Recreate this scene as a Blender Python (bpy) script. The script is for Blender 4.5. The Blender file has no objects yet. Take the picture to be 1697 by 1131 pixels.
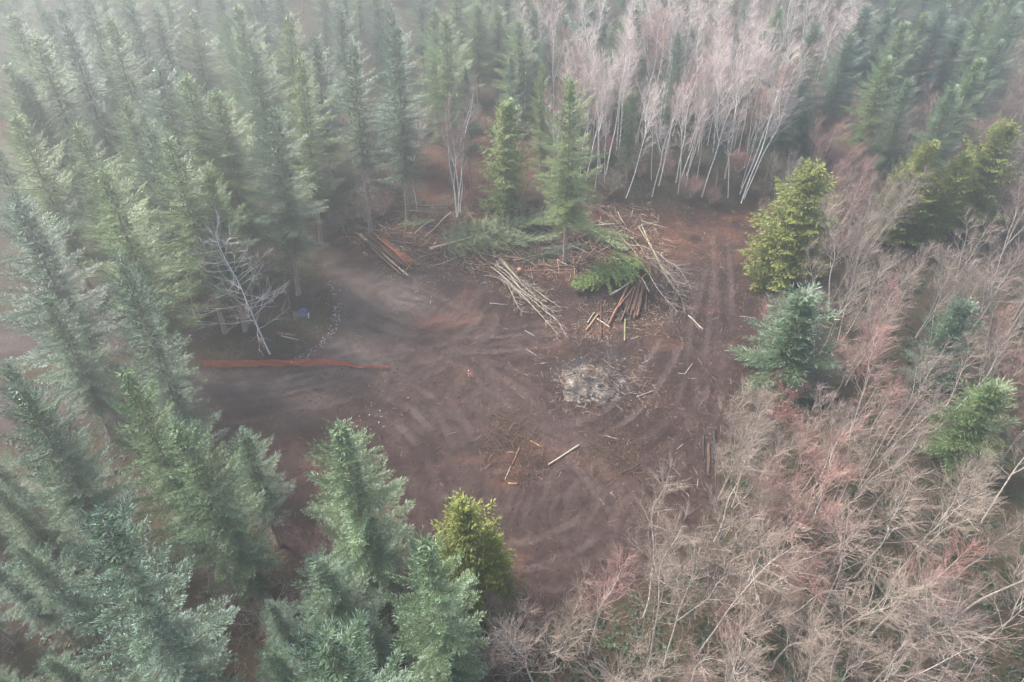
import bpy, math, random
import numpy as np
from mathutils import Vector, Matrix, Quaternion

R = math.radians
sc = bpy.context.scene
col = sc.collection
rng = np.random.default_rng(7)
random.seed(7)

# ------------------------------------------------------------------ camera
CAM_H = 50.0
F_PX = 1131.0                      # focal length in photo pixels (24 mm equivalent)
cd = bpy.data.cameras.new('camera')
cam = bpy.data.objects.new('camera', cd)
col.objects.link(cam)
cam.location = (0, 0, CAM_H)
cam.rotation_euler = (R(45), 0, 0)
cd.sensor_width = 36.0
cd.lens = 36.0 * F_PX / 1697.0
cd.clip_start = 0.1
cd.clip_end = 3000
sc.camera = cam

# ------------------------------------------------------------------ sky and sun
SUN_DIR = Vector((-0.52, 0.28, 0.76)).normalized()      # towards the sun
w = bpy.data.worlds.new('World')
sc.world = w
w.use_nodes = True
nt = w.node_tree
bg = nt.nodes['Background']
sky = nt.nodes.new('ShaderNodeTexSky')
sky.sky_type = 'NISHITA'
sky.sun_disc = False
sky.sun_elevation = math.asin(SUN_DIR.z)
sky.sun_rotation = math.atan2(SUN_DIR.x, SUN_DIR.y)
sky.air_density = 1.0
sky.dust_density = 4.0
sky.ozone_density = 1.0
nt.links.new(sky.outputs[0], bg.inputs[0])
bg.inputs[1].default_value = 0.085
sd = bpy.data.lights.new('sun', 'SUN')
sun = bpy.data.objects.new('sun', sd)
col.objects.link(sun)
sd.energy = 1.5
sd.angle = R(10)
sd.color = (1.0, 0.97, 0.92)
sun.rotation_euler = SUN_DIR.to_track_quat('Z', 'Y').to_euler()
sun.location = SUN_DIR * 200

vs = sc.view_settings
vs.view_transform = 'Standard'
vs.look = 'None'
vs.exposure = 2.75
vs.gamma = 1.0
vs.use_curve_mapping = False
cy = sc.cycles
cy.max_bounces = 5
cy.diffuse_bounces = 2
cy.glossy_bounces = 1
cy.transmission_bounces = 2
cy.transparent_max_bounces = 4
cy.volume_bounces = 0
cy.use_adaptive_sampling = False
cy.adaptive_threshold = 0.02
cy.use_denoising = True
cy.denoising_prefilter = 'NONE'
cy.denoising_input_passes = 'RGB_ALBEDO_NORMAL'
HAZE_DENSITY = 0.0043

# ------------------------------------------------------------------ pixel <-> world
C45 = math.cos(R(45))


def ray(u, v):
    x = (u - 848.5) / F_PX
    y = -(v - 565.5) / F_PX
    return np.array([x, C45 + y * C45, -C45 + y * C45])


def G(u, v, z=0.0):
    d = ray(u, v)
    t = (CAM_H - z) / -d[2]
    return np.array([d[0] * t, d[1] * t, z])


def pix(p):
    x, y, z = p[0], p[1], p[2] - CAM_H
    dep = y * C45 - z * C45
    up = y * C45 + z * C45
    return 848.5 + F_PX * x / dep, 565.5 - F_PX * up / dep


# ------------------------------------------------------------------ noise
def vnoise(x, y, seed=0):
    xi = np.floor(x); yi = np.floor(y)
    fx = x - xi; fy = y - yi
    fx = fx * fx * (3 - 2 * fx); fy = fy * fy * (3 - 2 * fy)

    def h(a, b):
        s = np.sin(a * 127.1 + b * 311.7 + seed * 74.7) * 43758.5453
        return s - np.floor(s)
    return (h(xi, yi) * (1 - fx) + h(xi + 1, yi) * fx) * (1 - fy) + (h(xi, yi + 1) * (1 - fx) + h(xi + 1, yi + 1) * fx) * fy


def fbm(x, y, seed=0, oct=4):
    a = 0.5; s = 0; t = 0
    for i in range(oct):
        s = s + a * vnoise(x, y, seed + i * 13); t += a
        x = x * 2.03; y = y * 2.03; a *= 0.5
    return s / t - 0.5


def sstep(a, b, x):
    t = np.clip((x - a) / (b - a), 0, 1)
    return t * t * (3 - 2 * t)


def sdf(poly, x, y):
    """signed distance, negative inside"""
    d = np.full(x.shape, 1e9); s = np.ones(x.shape)
    n = len(poly)
    for i in range(n):
        ax, ay = poly[i]; bx, by = poly[i - 1]
        ex, ey = bx - ax, by - ay
        wx, wy = x - ax, y - ay
        t = np.clip((wx * ex + wy * ey) / (ex * ex + ey * ey + 1e-12), 0, 1)
        dx, dy = wx - ex * t, wy - ey * t
        d = np.minimum(d, dx * dx + dy * dy)
        c1 = y >= ay; c2 = y < by; c3 = ex * wy > ey * wx
        flip = (c1 & c2 & c3) | (~c1 & ~c2 & ~c3)
        s = np.where(flip, -s, s)
    return s * np.sqrt(d)


def polyw(px):
    return [tuple(G(u, v)[:2]) for u, v in px]


CLEAR = polyw([(300, 618), (352, 598), (478, 596), (518, 570), (546, 540), (550, 505), (532, 470), (520, 430), (545, 395),
               (600, 368), (680, 352), (780, 345), (900, 335), (1040, 328), (1120, 334), (1180, 342), (1262, 345),
               (1270, 420), (1275, 520), (1262, 620), (1225, 690), (1190, 760), (1192, 830), (1150, 900), (1080, 965),
               (980, 1015), (860, 1020), (740, 1010), (620, 1000), (520, 970), (440, 905), (415, 810), (375, 725),
               (300, 695), (150, 702), (0, 716), (-250, 722), (-250, 655), (0, 650), (150, 640), (230, 628)])
LANE = polyw([(-200, 606), (0, 596), (120, 590), (330, 558), (400, 522), (470, 512), (530, 500), (535, 470), (470, 485), (420, 492),
              (330, 518), (100, 542), (-200, 545)])
BACK = polyw([(640, 225), (860, 222), (905, 270), (890, 330), (700, 345), (655, 300)])
FARL = polyw([(-120, 205), (40, 200), (30, 280), (-120, 300)])


def hgt(x, y):
    x = np.asarray(x, float); y = np.asarray(y, float)
    d = np.minimum(sdf(CLEAR, x, y), sdf(LANE, x, y))
    f = sstep(-1.0, 4.0, d)
    return 0.5 * fbm(x / 22, y / 22, 3) + f * (0.9 * fbm(x / 5, y / 5, 11) + 0.1)


LX0, LY0, LST = -130.0, -10.0, 0.5
_gx, _gy = np.meshgrid(np.arange(LX0, 130.1, LST), np.arange(LY0, 185.1, LST))
H_GRID = hgt(_gx, _gy)
OPEN_GRID = np.minimum.reduce([sdf(CLEAR, _gx, _gy), sdf(LANE, _gx, _gy) + 0.3, sdf(BACK, _gx, _gy), sdf(FARL, _gx, _gy)])


def _look(grid, x, y):
    fx = min(max((x - LX0) / LST, 0), grid.shape[1] - 1.001); fy = min(max((y - LY0) / LST, 0), grid.shape[0] - 1.001)
    i, j = int(fx), int(fy); a, b = fx - i, fy - j
    return float((grid[j, i] * (1 - a) + grid[j, i + 1] * a) * (1 - b) + (grid[j + 1, i] * (1 - a) + grid[j + 1, i + 1] * a) * b)


def hz(x, y):
    return _look(H_GRID, x, y)


def GP(u, v, dz=0.0):
    """ground point under a photo pixel, on the uneven ground"""
    p = G(u, v)
    for _ in range(2):
        p = G(u, v, hz(p[0], p[1]) + dz)
    return p


# ------------------------------------------------------------------ mesh helpers
def mesh_from(name, verts, groups, mats, attrs=None, smooth=False):
    """groups: list of (int array F x k, material index)"""
    me = bpy.data.meshes.new(name)
    verts = np.asarray(verts, np.float32)
    me.vertices.add(len(verts))
    me.vertices.foreach_set('co', verts.ravel())
    loops = []; starts = []; mi = []; off = 0
    for f, m in groups:
        f = np.asarray(f, np.int32)
        if f.size == 0:
            continue
        k = f.shape[1]
        loops.append(f.ravel())
        starts.append(off + np.arange(len(f), dtype=np.int32) * k)
        mi.append(np.full(len(f), m, np.int32) if np.isscalar(m) else np.asarray(m, np.int32))
        off += f.size
    loops = np.concatenate(loops); starts = np.concatenate(starts); mi = np.concatenate(mi)
    me.loops.add(len(loops)); me.loops.foreach_set('vertex_index', loops)
    me.polygons.add(len(starts)); me.polygons.foreach_set('loop_start', starts)
    for m in mats:
        me.materials.append(m)
    me.polygons.foreach_set('material_index', mi)
    if smooth:
        me.polygons.foreach_set('use_smooth', np.ones(len(starts), bool))
    for an, arr in (attrs or {}).items():
        arr = np.asarray(arr, np.float32)
        if arr.ndim == 1:
            a = me.attributes.new(an, 'FLOAT', 'POINT'); a.data.foreach_set('value', arr)
        else:
            a = me.attributes.new(an, 'FLOAT_COLOR', 'POINT'); a.data.foreach_set('color', arr.ravel())
    me.update(calc_edges=True)
    return me


def tubes(P, rad, sides):
    """P (M,n,3), rad (M,n) -> verts, quads"""
    P = np.asarray(P, float); rad = np.asarray(rad, float)
    M, n, _ = P.shape
    T = np.empty_like(P)
    T[:, 1:-1] = P[:, 2:] - P[:, :-2]
    T[:, 0] = P[:, 1] - P[:, 0]
    T[:, -1] = P[:, -1] - P[:, -2]
    T /= np.linalg.norm(T, axis=2, keepdims=True) + 1e-9
    ref = np.where(np.abs(T[:, :1, 2:3]) > 0.8, np.array([1.0, 0.03, 0]), np.array([0, 0.03, 1.0]))
    A = np.cross(T, np.broadcast_to(ref, T.shape)); A /= np.linalg.norm(A, axis=2, keepdims=True) + 1e-9
    B = np.cross(T, A)
    th = np.arange(sides) * 2 * math.pi / sides
    V = P[:, :, None] + rad[:, :, None, None] * (A[:, :, None] * np.cos(th)[:, None] + B[:, :, None] * np.sin(th)[:, None])
    idx = np.arange(M * n * sides).reshape(M, n, sides)
    a = idx[:, :-1]; b = np.roll(a, -1, 2); d = idx[:, 1:]; c = np.roll(d, -1, 2)
    q = np.stack([a, b, c, d], -1).reshape(-1, 4)
    return V.reshape(-1, 3), q


class MB:
    def __init__(s):
        s.v = []; s.g = []; s.n = 0; s.a = []

    def add(s, v, f, m=0, tint=None):
        s.v.append(np.asarray(v, float)); s.g.append((np.asarray(f) + s.n, m)); s.n += len(v)
        s.a.append(np.full(len(v), 0.5) if tint is None else (np.full(len(v), tint) if np.isscalar(tint) else np.asarray(tint)))

    def tube(s, P, rad, sides, m=0, tint=None, caps=None):
        P = np.asarray(P, float); rad = np.asarray(rad, float)
        if P.ndim == 2:
            P = P[None]; rad = rad[None]
        v, q = tubes(P, rad, sides)
        if tint is not None and not np.isscalar(tint):
            tint = np.repeat(tint, P.shape[1] * sides)
        base = s.n
        s.add(v, q, m, tint)
        if caps is not None:
            n = P.shape[1]
            for k in range(P.shape[0]):
                o = base + k * n * sides
                s.g.append((np.array([np.arange(sides)[::-1] + o]), caps))
                s.g.append((np.array([np.arange(sides) + o + (n - 1) * sides]), caps))

    def mesh(s, name, mats, smooth=False):
        return mesh_from(name, np.concatenate(s.v), s.g, mats, {'tint': np.concatenate(s.a)}, smooth)


def obj(name, me, parent=None):
    o = bpy.data.objects.new(name, me)
    col.objects.link(o)
    if parent:
        o.parent = parent
    return o


def tag(o, label=None, cat=None, group=None, kind=None):
    if label: o['label'] = label
    if cat: o['category'] = cat
    if group: o['group'] = group
    if kind: o['kind'] = kind
    return o


def empty(name, loc=(0, 0, 0)):
    o = bpy.data.objects.new(name, None)
    o.empty_display_size = 0.3
    col.objects.link(o)
    o.location = loc
    return o


# ------------------------------------------------------------------ materials
def mat(name):
    m = bpy.data.materials.new(name)
    m.use_nodes = True
    return m, m.node_tree.nodes, m.node_tree.links, m.node_tree.nodes['Principled BSDF']


def ramp(N, stops):
    r = N.new('ShaderNodeValToRGB')
    e = r.color_ramp.elements
    e[0].position, e[0].color = stops[0][0], (*stops[0][1], 1)
    e[1].position, e[1].color = stops[-1][0], (*stops[-1][1], 1)
    for p, c in stops[1:-1]:
        k = e.new(p); k.color = (*c, 1)
    return r


def noise(N, L, scale, detail=4, vec=None, rough=0.6):
    n = N.new('ShaderNodeTexNoise')
    n.inputs['Scale'].default_value = scale
    n.inputs['Detail'].default_value = detail
    n.inputs['Roughness'].default_value = rough
    if vec is not None:
        L.new(vec, n.inputs['Vector'])
    return n


def mixc(N, L, fac, a, b, mode='MIX'):
    m = N.new('ShaderNodeMix'); m.data_type = 'RGBA'; m.blend_type = mode
    for k, s in ((0, fac), (6, a), (7, b)):
        if isinstance(s, (int, float)):
            m.inputs[k].default_value = s
        elif isinstance(s, tuple):
            m.inputs[k].default_value = (*s, 1)
        else:
            L.new(s, m.inputs[k])
    return m.outputs[2]


def attr(N, name):
    a = N.new('ShaderNodeAttribute'); a.attribute_name = name
    return a


def bump(N, L, h, strength, dist, bsdf):
    b = N.new('ShaderNodeBump')
    b.inputs['Strength'].default_value = strength
    b.inputs['Distance'].default_value = dist
    L.new(h, b.inputs['Height'])
    L.new(b.outputs[0], bsdf.inputs['Normal'])


def foliage_mat(name, stops, warm, warm_amt, rough=0.45, spec=0.5, trans=0.2):
    m, N, L, b = mat(name)
    t = attr(N, 'tint')
    r = ramp(N, stops)
    L.new(t.outputs['Fac'], r.inputs[0])
    oi = N.new('ShaderNodeObjectInfo')
    mul = N.new('ShaderNodeMath'); mul.operation = 'MULTIPLY'; mul.inputs[1].default_value = warm_amt
    L.new(oi.outputs['Random'], mul.inputs[0])
    c = mixc(N, L, mul.outputs[0], r.outputs[0], warm)
    L.new(c, b.inputs['Base Color'])
    b.inputs['Roughness'].default_value = rough
    b.inputs['Specular IOR Level'].default_value = spec
    if trans > 0:
        tr = N.new('ShaderNodeBsdfTranslucent'); L.new(c, tr.inputs[0])
        mx = N.new('ShaderNodeMixShader'); mx.inputs[0].default_value = trans
        L.new(b.outputs[0], mx.inputs[1]); L.new(tr.outputs[0], mx.inputs[2])
        L.new(mx.outputs[0], N['Material Output'].inputs[0])
    return m


def bark_mat(name, a, b_, c_, scale=6, stretch=0.25, rough=0.85, lichen=None):
    m, N, L, b = mat(name)
    tc = N.new('ShaderNodeTexCoord')
    mp = N.new('ShaderNodeMapping'); mp.inputs['Scale'].default_value = (1, 1, stretch)
    L.new(tc.outputs['Object'], mp.inputs[0])
    n = noise(N, L, scale, 5, mp.outputs[0])
    r = ramp(N, [(0.3, a), (0.5, b_), (0.72, c_)])
    L.new(n.outputs[0], r.inputs[0])
    c = r.outputs[0]
    if lichen:
        n2 = noise(N, L, 2.2, 4, tc.outputs['Object'])
        r2 = ramp(N, [(0.52, (0, 0, 0)), (0.66, (1, 1, 1))]); L.new(n2.outputs[0], r2.inputs[0])
        c = mixc(N, L, r2.outputs[0], c, lichen)
    t = attr(N, 'tint')
    tm = N.new('ShaderNodeMapRange'); tm.inputs[3].default_value = 0.7; tm.inputs[4].default_value = 1.3
    L.new(t.outputs['Fac'], tm.inputs[0])
    vm = N.new('ShaderNodeVectorMath'); vm.operation = 'SCALE'
    L.new(c, vm.inputs[0]); L.new(tm.outputs[0], vm.inputs['Scale'])
    L.new(vm.outputs[0], b.inputs['Base Color'])
    b.inputs['Roughness'].default_value = rough
    b.inputs['Specular IOR Level'].default_value = 0.25
    bump(N, L, n.outputs[0], 0.6, 0.03, b)
    return m


M = {}
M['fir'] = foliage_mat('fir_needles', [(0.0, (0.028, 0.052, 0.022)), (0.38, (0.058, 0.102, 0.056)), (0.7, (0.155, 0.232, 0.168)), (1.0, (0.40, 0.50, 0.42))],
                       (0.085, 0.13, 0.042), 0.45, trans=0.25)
M['cedar'] = foliage_mat('cedar_sprays', [(0.0, (0.080, 0.105, 0.024)), (0.4, (0.17, 0.20, 0.046)), (0.8, (0.30, 0.32, 0.085)), (1.0, (0.44, 0.42, 0.14))],
                         (0.18, 0.21, 0.052), 0.5, 0.55, 0.35, 0.4)
M['cut_fir'] = foliage_mat('fresh_cut_fir_boughs', [(0.0, (0.16, 0.21, 0.09)), (0.4, (0.30, 0.37, 0.19)), (0.75, (0.44, 0.51, 0.32)), (1.0, (0.56, 0.62, 0.48))],
                           (0.32, 0.37, 0.17), 0.4, 0.5, 0.4, 0.3)
M['cut_cedar'] = foliage_mat('fresh_cut_boughs', [(0.0, (0.07, 0.115, 0.025)), (0.5, (0.165, 0.24, 0.055)), (1.0, (0.29, 0.37, 0.13))],
                             (0.18, 0.25, 0.06), 0.3, 0.5, 0.4, 0.25)
M['fir_green'] = foliage_mat('green_fir_needles', [(0.0, (0.048, 0.080, 0.024)), (0.4, (0.100, 0.158, 0.054)), (0.75, (0.22, 0.295, 0.145)), (1.0, (0.42, 0.50, 0.32))],
                             (0.15, 0.20, 0.055), 0.5, trans=0.25)
M['fir_mid'] = foliage_mat('mid_green_fir_needles', [(0.0, (0.034, 0.062, 0.022)), (0.4, (0.078, 0.130, 0.056)), (0.72, (0.195, 0.275, 0.165)), (1.0, (0.44, 0.53, 0.40))],
                           (0.12, 0.17, 0.05), 0.35, trans=0.25)
M['cedar_green'] = foliage_mat('green_cedar_sprays', [(0.0, (0.08, 0.12, 0.032)), (0.4, (0.165, 0.22, 0.065)), (0.8, (0.29, 0.36, 0.13)), (1.0, (0.44, 0.49, 0.24))],
                               (0.19, 0.24, 0.07), 0.4, 0.55, 0.35, 0.35)
M['fern'] = foliage_mat('fern_fronds', [(0.0, (0.010, 0.019, 0.007)), (0.35, (0.026, 0.048, 0.016)), (0.6, (0.075, 0.125, 0.036)), (0.85, (0.15, 0.20, 0.055)), (1.0, (0.20, 0.16, 0.075))],
                        (0.06, 0.09, 0.03), 0.2, 0.5, 0.4, 0.15)
M['fir_bark'] = bark_mat('fir_bark', (0.17, 0.12, 0.095), (0.34, 0.245, 0.195), (0.50, 0.39, 0.32), 7, 0.2)
M['fir_twig'] = bark_mat('fir_branch_bark', (0.07, 0.05, 0.035), (0.12, 0.09, 0.065), (0.17, 0.13, 0.10), 8)
M['dead_twig'] = bark_mat('dead_branch_bark', (0.20, 0.17, 0.13), (0.30, 0.26, 0.20), (0.40, 0.36, 0.29), 5)
M['alder_bark'] = bark_mat('alder_bark', (0.18, 0.155, 0.13), (0.40, 0.36, 0.31), (0.58, 0.54, 0.48), 5, 0.6, 0.8, (0.32, 0.30, 0.22))
M['alder_limb'] = bark_mat('alder_limb_bark', (0.25, 0.20, 0.165), (0.37, 0.31, 0.26), (0.48, 0.42, 0.36), 4)
M['pale_limb'] = bark_mat('pale_limb_bark', (0.42, 0.38, 0.34), (0.58, 0.54, 0.49), (0.72, 0.69, 0.64), 4)
M['pale_bark'] = bark_mat('white_alder_bark', (0.55, 0.52, 0.46), (0.78, 0.75, 0.69), (0.86, 0.84, 0.79), 5, 0.6, 0.8)
M['log_bark'] = bark_mat('log_bark', (0.05, 0.033, 0.028), (0.105, 0.066, 0.050), (0.21, 0.12, 0.08), 5, 0.3)
M['peeled'] = bark_mat('peeled_log', (0.09, 0.048, 0.034), (0.19, 0.095, 0.06), (0.36, 0.21, 0.135), 5.5, 0.3)
M['red_bark'] = bark_mat('red_splintered_bark', (0.15, 0.06, 0.038), (0.33, 0.125, 0.068), (0.52, 0.25, 0.14), 6, 0.25)
M['pole_bark'] = bark_mat('pole_bark', (0.20, 0.175, 0.13), (0.38, 0.34, 0.27), (0.56, 0.52, 0.44), 4, 0.3, 0.85, (0.24, 0.23, 0.13))
M['moss_bark'] = bark_mat('mossy_pole_bark', (0.13, 0.12, 0.06), (0.24, 0.23, 0.12), (0.42, 0.39, 0.28), 4, 0.3)
M['cut'] = bark_mat('cut_wood', (0.24, 0.125, 0.07), (0.36, 0.20, 0.11), (0.46, 0.29, 0.18), 9, 1)
M['char'] = bark_mat('charred_wood', (0.012, 0.012, 0.012), (0.032, 0.030, 0.028), (0.085, 0.08, 0.075), 6, 0.4)


def twig_mat(name, stops, amt_col, amt):
    m, N, L, b = mat(name)
    t = attr(N, 'tint')
    r = ramp(N, stops); L.new(t.outputs['Fac'], r.inputs[0])
    oi = N.new('ShaderNodeObjectInfo')
    mul = N.new('ShaderNodeMath'); mul.operation = 'MULTIPLY'; mul.inputs[1].default_value = amt
    L.new(oi.outputs['Random'], mul.inputs[0])
    c = mixc(N, L, mul.outputs[0], r.outputs[0], amt_col)
    L.new(c, b.inputs['Base Color'])
    b.inputs['Roughness'].default_value = 0.7
    b.inputs['Specular IOR Level'].default_value = 0.3
    return m


M['twig'] = twig_mat('alder_twigs', [(0, (0.125, 0.075, 0.065)), (0.5, (0.23, 0.165, 0.14)), (1, (0.46, 0.39, 0.34))], (0.31, 0.25, 0.195), 0.8)
M['pinktwig'] = twig_mat('pink_twigs', [(0, (0.22, 0.095, 0.09)), (0.5, (0.33, 0.165, 0.145)), (1, (0.48, 0.32, 0.27))], (0.36, 0.25, 0.21), 0.6)
M['paletwig'] = twig_mat('pale_twigs', [(0, (0.40, 0.30, 0.27)), (0.5, (0.57, 0.47, 0.42)), (1, (0.76, 0.70, 0.65))], (0.58, 0.46, 0.42), 0.6)
M['greytwig'] = twig_mat('grey_twigs', [(0, (0.15, 0.11, 0.09)), (0.5, (0.25, 0.20, 0.165)), (1, (0.38, 0.33, 0.27))], (0.30, 0.2, 0.16), 0.5)
M['debris'] = twig_mat('wood_debris', [(0, (0.07, 0.045, 0.03)), (0.4, (0.17, 0.10, 0.065)), (0.7, (0.28, 0.175, 0.115)), (0.9, (0.40, 0.29, 0.20)), (1, (0.52, 0.44, 0.36))], (0.3, 0.2, 0.1), 0.0)


def ground_mat():
    m, N, L, b = mat('ground_soil')
    geo = N.new('ShaderNodeNewGeometry')
    pos = geo.outputs['Position']
    A = N.new('ShaderNodeSeparateColor'); L.new(attr(N, 'maskA').outputs['Color'], A.inputs[0])
    B = N.new('ShaderNodeSeparateColor'); L.new(attr(N, 'maskB').outputs['Color'], B.inputs[0])
    n1 = noise(N, L, 0.35, 6, pos, 0.65)
    n2 = noise(N, L, 2.6, 6, pos, 0.7)
    n3 = noise(N, L, 9, 8, pos, 0.85)
    # disturbed soil
    s1 = ramp(N, [(0.3, (0.021, 0.0125, 0.0103)), (0.5, (0.032, 0.019, 0.016)), (0.7, (0.049, 0.0297, 0.025))])
    L.new(n1.outputs[0], s1.inputs[0])
    s2 = ramp(N, [(0.28, (0.35, 0.34, 0.33)), (0.5, (1.0, 1.0, 1.0)), (0.74, (1.9, 1.85, 1.8))])
    L.new(n2.outputs[0], s2.inputs[0])
    soil = mixc(N, L, 0.75, s1.outputs[0], s2.outputs[0], 'MULTIPLY')
    s3 = ramp(N, [(0.3, (0.6, 0.6, 0.6)), (0.52, (1.0, 1.0, 1.0)), (0.72, (1.7, 1.6, 1.5))])
    L.new(n3.outputs[0], s3.inputs[0])
    soil = mixc(N, L, 0.6, soil, s3.outputs[0], 'MULTIPLY')
    # red bark-rich soil
    rs = ramp(N, [(0.3, (0.060, 0.028, 0.020)), (0.55, (0.115, 0.050, 0.033)), (0.75, (0.22, 0.105, 0.065))])
    L.new(n2.outputs[0], rs.inputs[0])
    soil = mixc(N, L, A.outputs[2], soil, rs.outputs[0])
    # compacted gravelly ground
    gr = ramp(N, [(0.3, (0.092, 0.071, 0.062)), (0.5, (0.125, 0.100, 0.089)), (0.75, (0.20, 0.165, 0.148))])
    L.new(n3.outputs[0], gr.inputs[0])
    soil = mixc(N, L, A.outputs[1], soil, gr.outputs[0])
    # wheel tracks: packed, paler
    tr = mixc(N, L, B.outputs[2], soil, (0.110, 0.080, 0.071))
    # forest floor
    ff = ramp(N, [(0.25, (0.028, 0.019, 0.012)), (0.45, (0.050, 0.034, 0.022)), (0.6, (0.042, 0.040, 0.018)), (0.8, (0.095, 0.064, 0.042))])
    L.new(n2.outputs[0], ff.inputs[0])
    ff2 = mixc(N, L, 0.6, ff.outputs[0], s3.outputs[0], 'MULTIPLY')
    c = mixc(N, L, A.outputs[0], ff2, tr)
    # char and ash of the burn pile
    c = mixc(N, L, B.outputs[0], c, (0.035, 0.035, 0.037))
    L.new(c, b.inputs['Base Color'])
    b.inputs['Roughness'].default_value = 0.9
    b.inputs['Specular IOR Level'].default_value = 0.2
    ad = N.new('ShaderNodeMath'); ad.operation = 'MULTIPLY_ADD'; ad.inputs[1].default_value = 0.35
    L.new(n3.outputs[0], ad.inputs[0]); L.new(n2.outputs[0], ad.inputs[2])
    bump(N, L, ad.outputs[0], 0.9, 0.18, b)
    return m


# ------------------------------------------------------------------ ground sheet with ruts
def axis(lo, hi, dense_lo, dense_hi, step):
    a = list(np.arange(dense_lo, dense_hi, step))
    s = step; p = dense_lo
    left = []
    while p > lo:
        s = min(s * 1.12, 25); p -= s; left.append(p)
    s = step; p = a[-1]
    right = []
    while p < hi:
        s = min(s * 1.12, 25); p += s; right.append(p)
    return np.array(left[::-1] + a + right)


TRACKS = [  # photo polylines of the machine tracks across the clearing
    [(330, 650), (470, 640), (600, 610), (760, 575), (900, 545), (1100, 560), (1230, 600)],
    [(330, 672), (480, 668), (600, 640), (720, 600), (800, 540), (820, 480)],
    [(345, 640), (500, 628), (640, 590), (740, 530), (800, 470)],
    [(560, 640), (680, 700), (740, 790), (760, 900)],
    [(620, 620), (760, 700), (880, 730), (1000, 700), (1080, 620), (1130, 520), (1160, 420)],
    [(700, 560), (800, 620), (900, 700), (990, 790), (1050, 880), (1080, 930)],
    [(820, 640), (930, 720), (1030, 820), (1100, 920)],
    [(700, 900), (800, 830), (930, 790), (1060, 750), (1150, 680)],
    [(700, 860), (800, 810), (900, 780)],
    [(760, 900), (830, 935), (930, 930), (1010, 890), (1060, 830)],
    [(800, 905), (870, 920), (950, 890), (1000, 850)],
    [(930, 930), (920, 860), (930, 800), (990, 730)],
    [(960, 930), (950, 870), (960, 820)],
    [(1080, 820), (1120, 720), (1150, 620), (1160, 520), (1170, 400)],
    [(1130, 820), (1160, 720), (1190, 620), (1200, 500), (1190, 380)],
    [(640, 480), (720, 500), (800, 540), (900, 580), (960, 580)],
    [(620, 560), (760, 570), (900, 560), (1000, 530)],
    [(650, 690), (740, 690), (800, 660), (830, 620)],
    [(600, 470), (660, 440), (760, 450), (840, 480)],
    [(560, 500), (600, 560), (680, 600), (800, 640), (960, 690)],
    [(850, 940), (850, 860), (880, 790)],
    [(1000, 940), (990, 880), (1010, 830), (1060, 790)],
]


def dense_line(pts, step=0.5):
    """Catmull-Rom through points (n,2)"""
    p = np.array(pts, float)
    p = np.vstack([2 * p[0] - p[1], p, 2 * p[-1] - p[-2]])
    out = []
    for i in range(1, len(p) - 2):
        n = max(2, int(np.linalg.norm(p[i + 1] - p[i]) / step))
        t = np.linspace(0, 1, n, endpoint=False)[:, None]
        a, b, c, d = p[i - 1], p[i], p[i + 1], p[i + 2]
        out.append(0.5 * (2 * b + (c - a) * t + (2 * a - 5 * b + 4 * c - d) * t ** 2 + (3 * b - a - 3 * c + d) * t ** 3))
    return np.vstack(out + [p[-2][None]])


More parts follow.
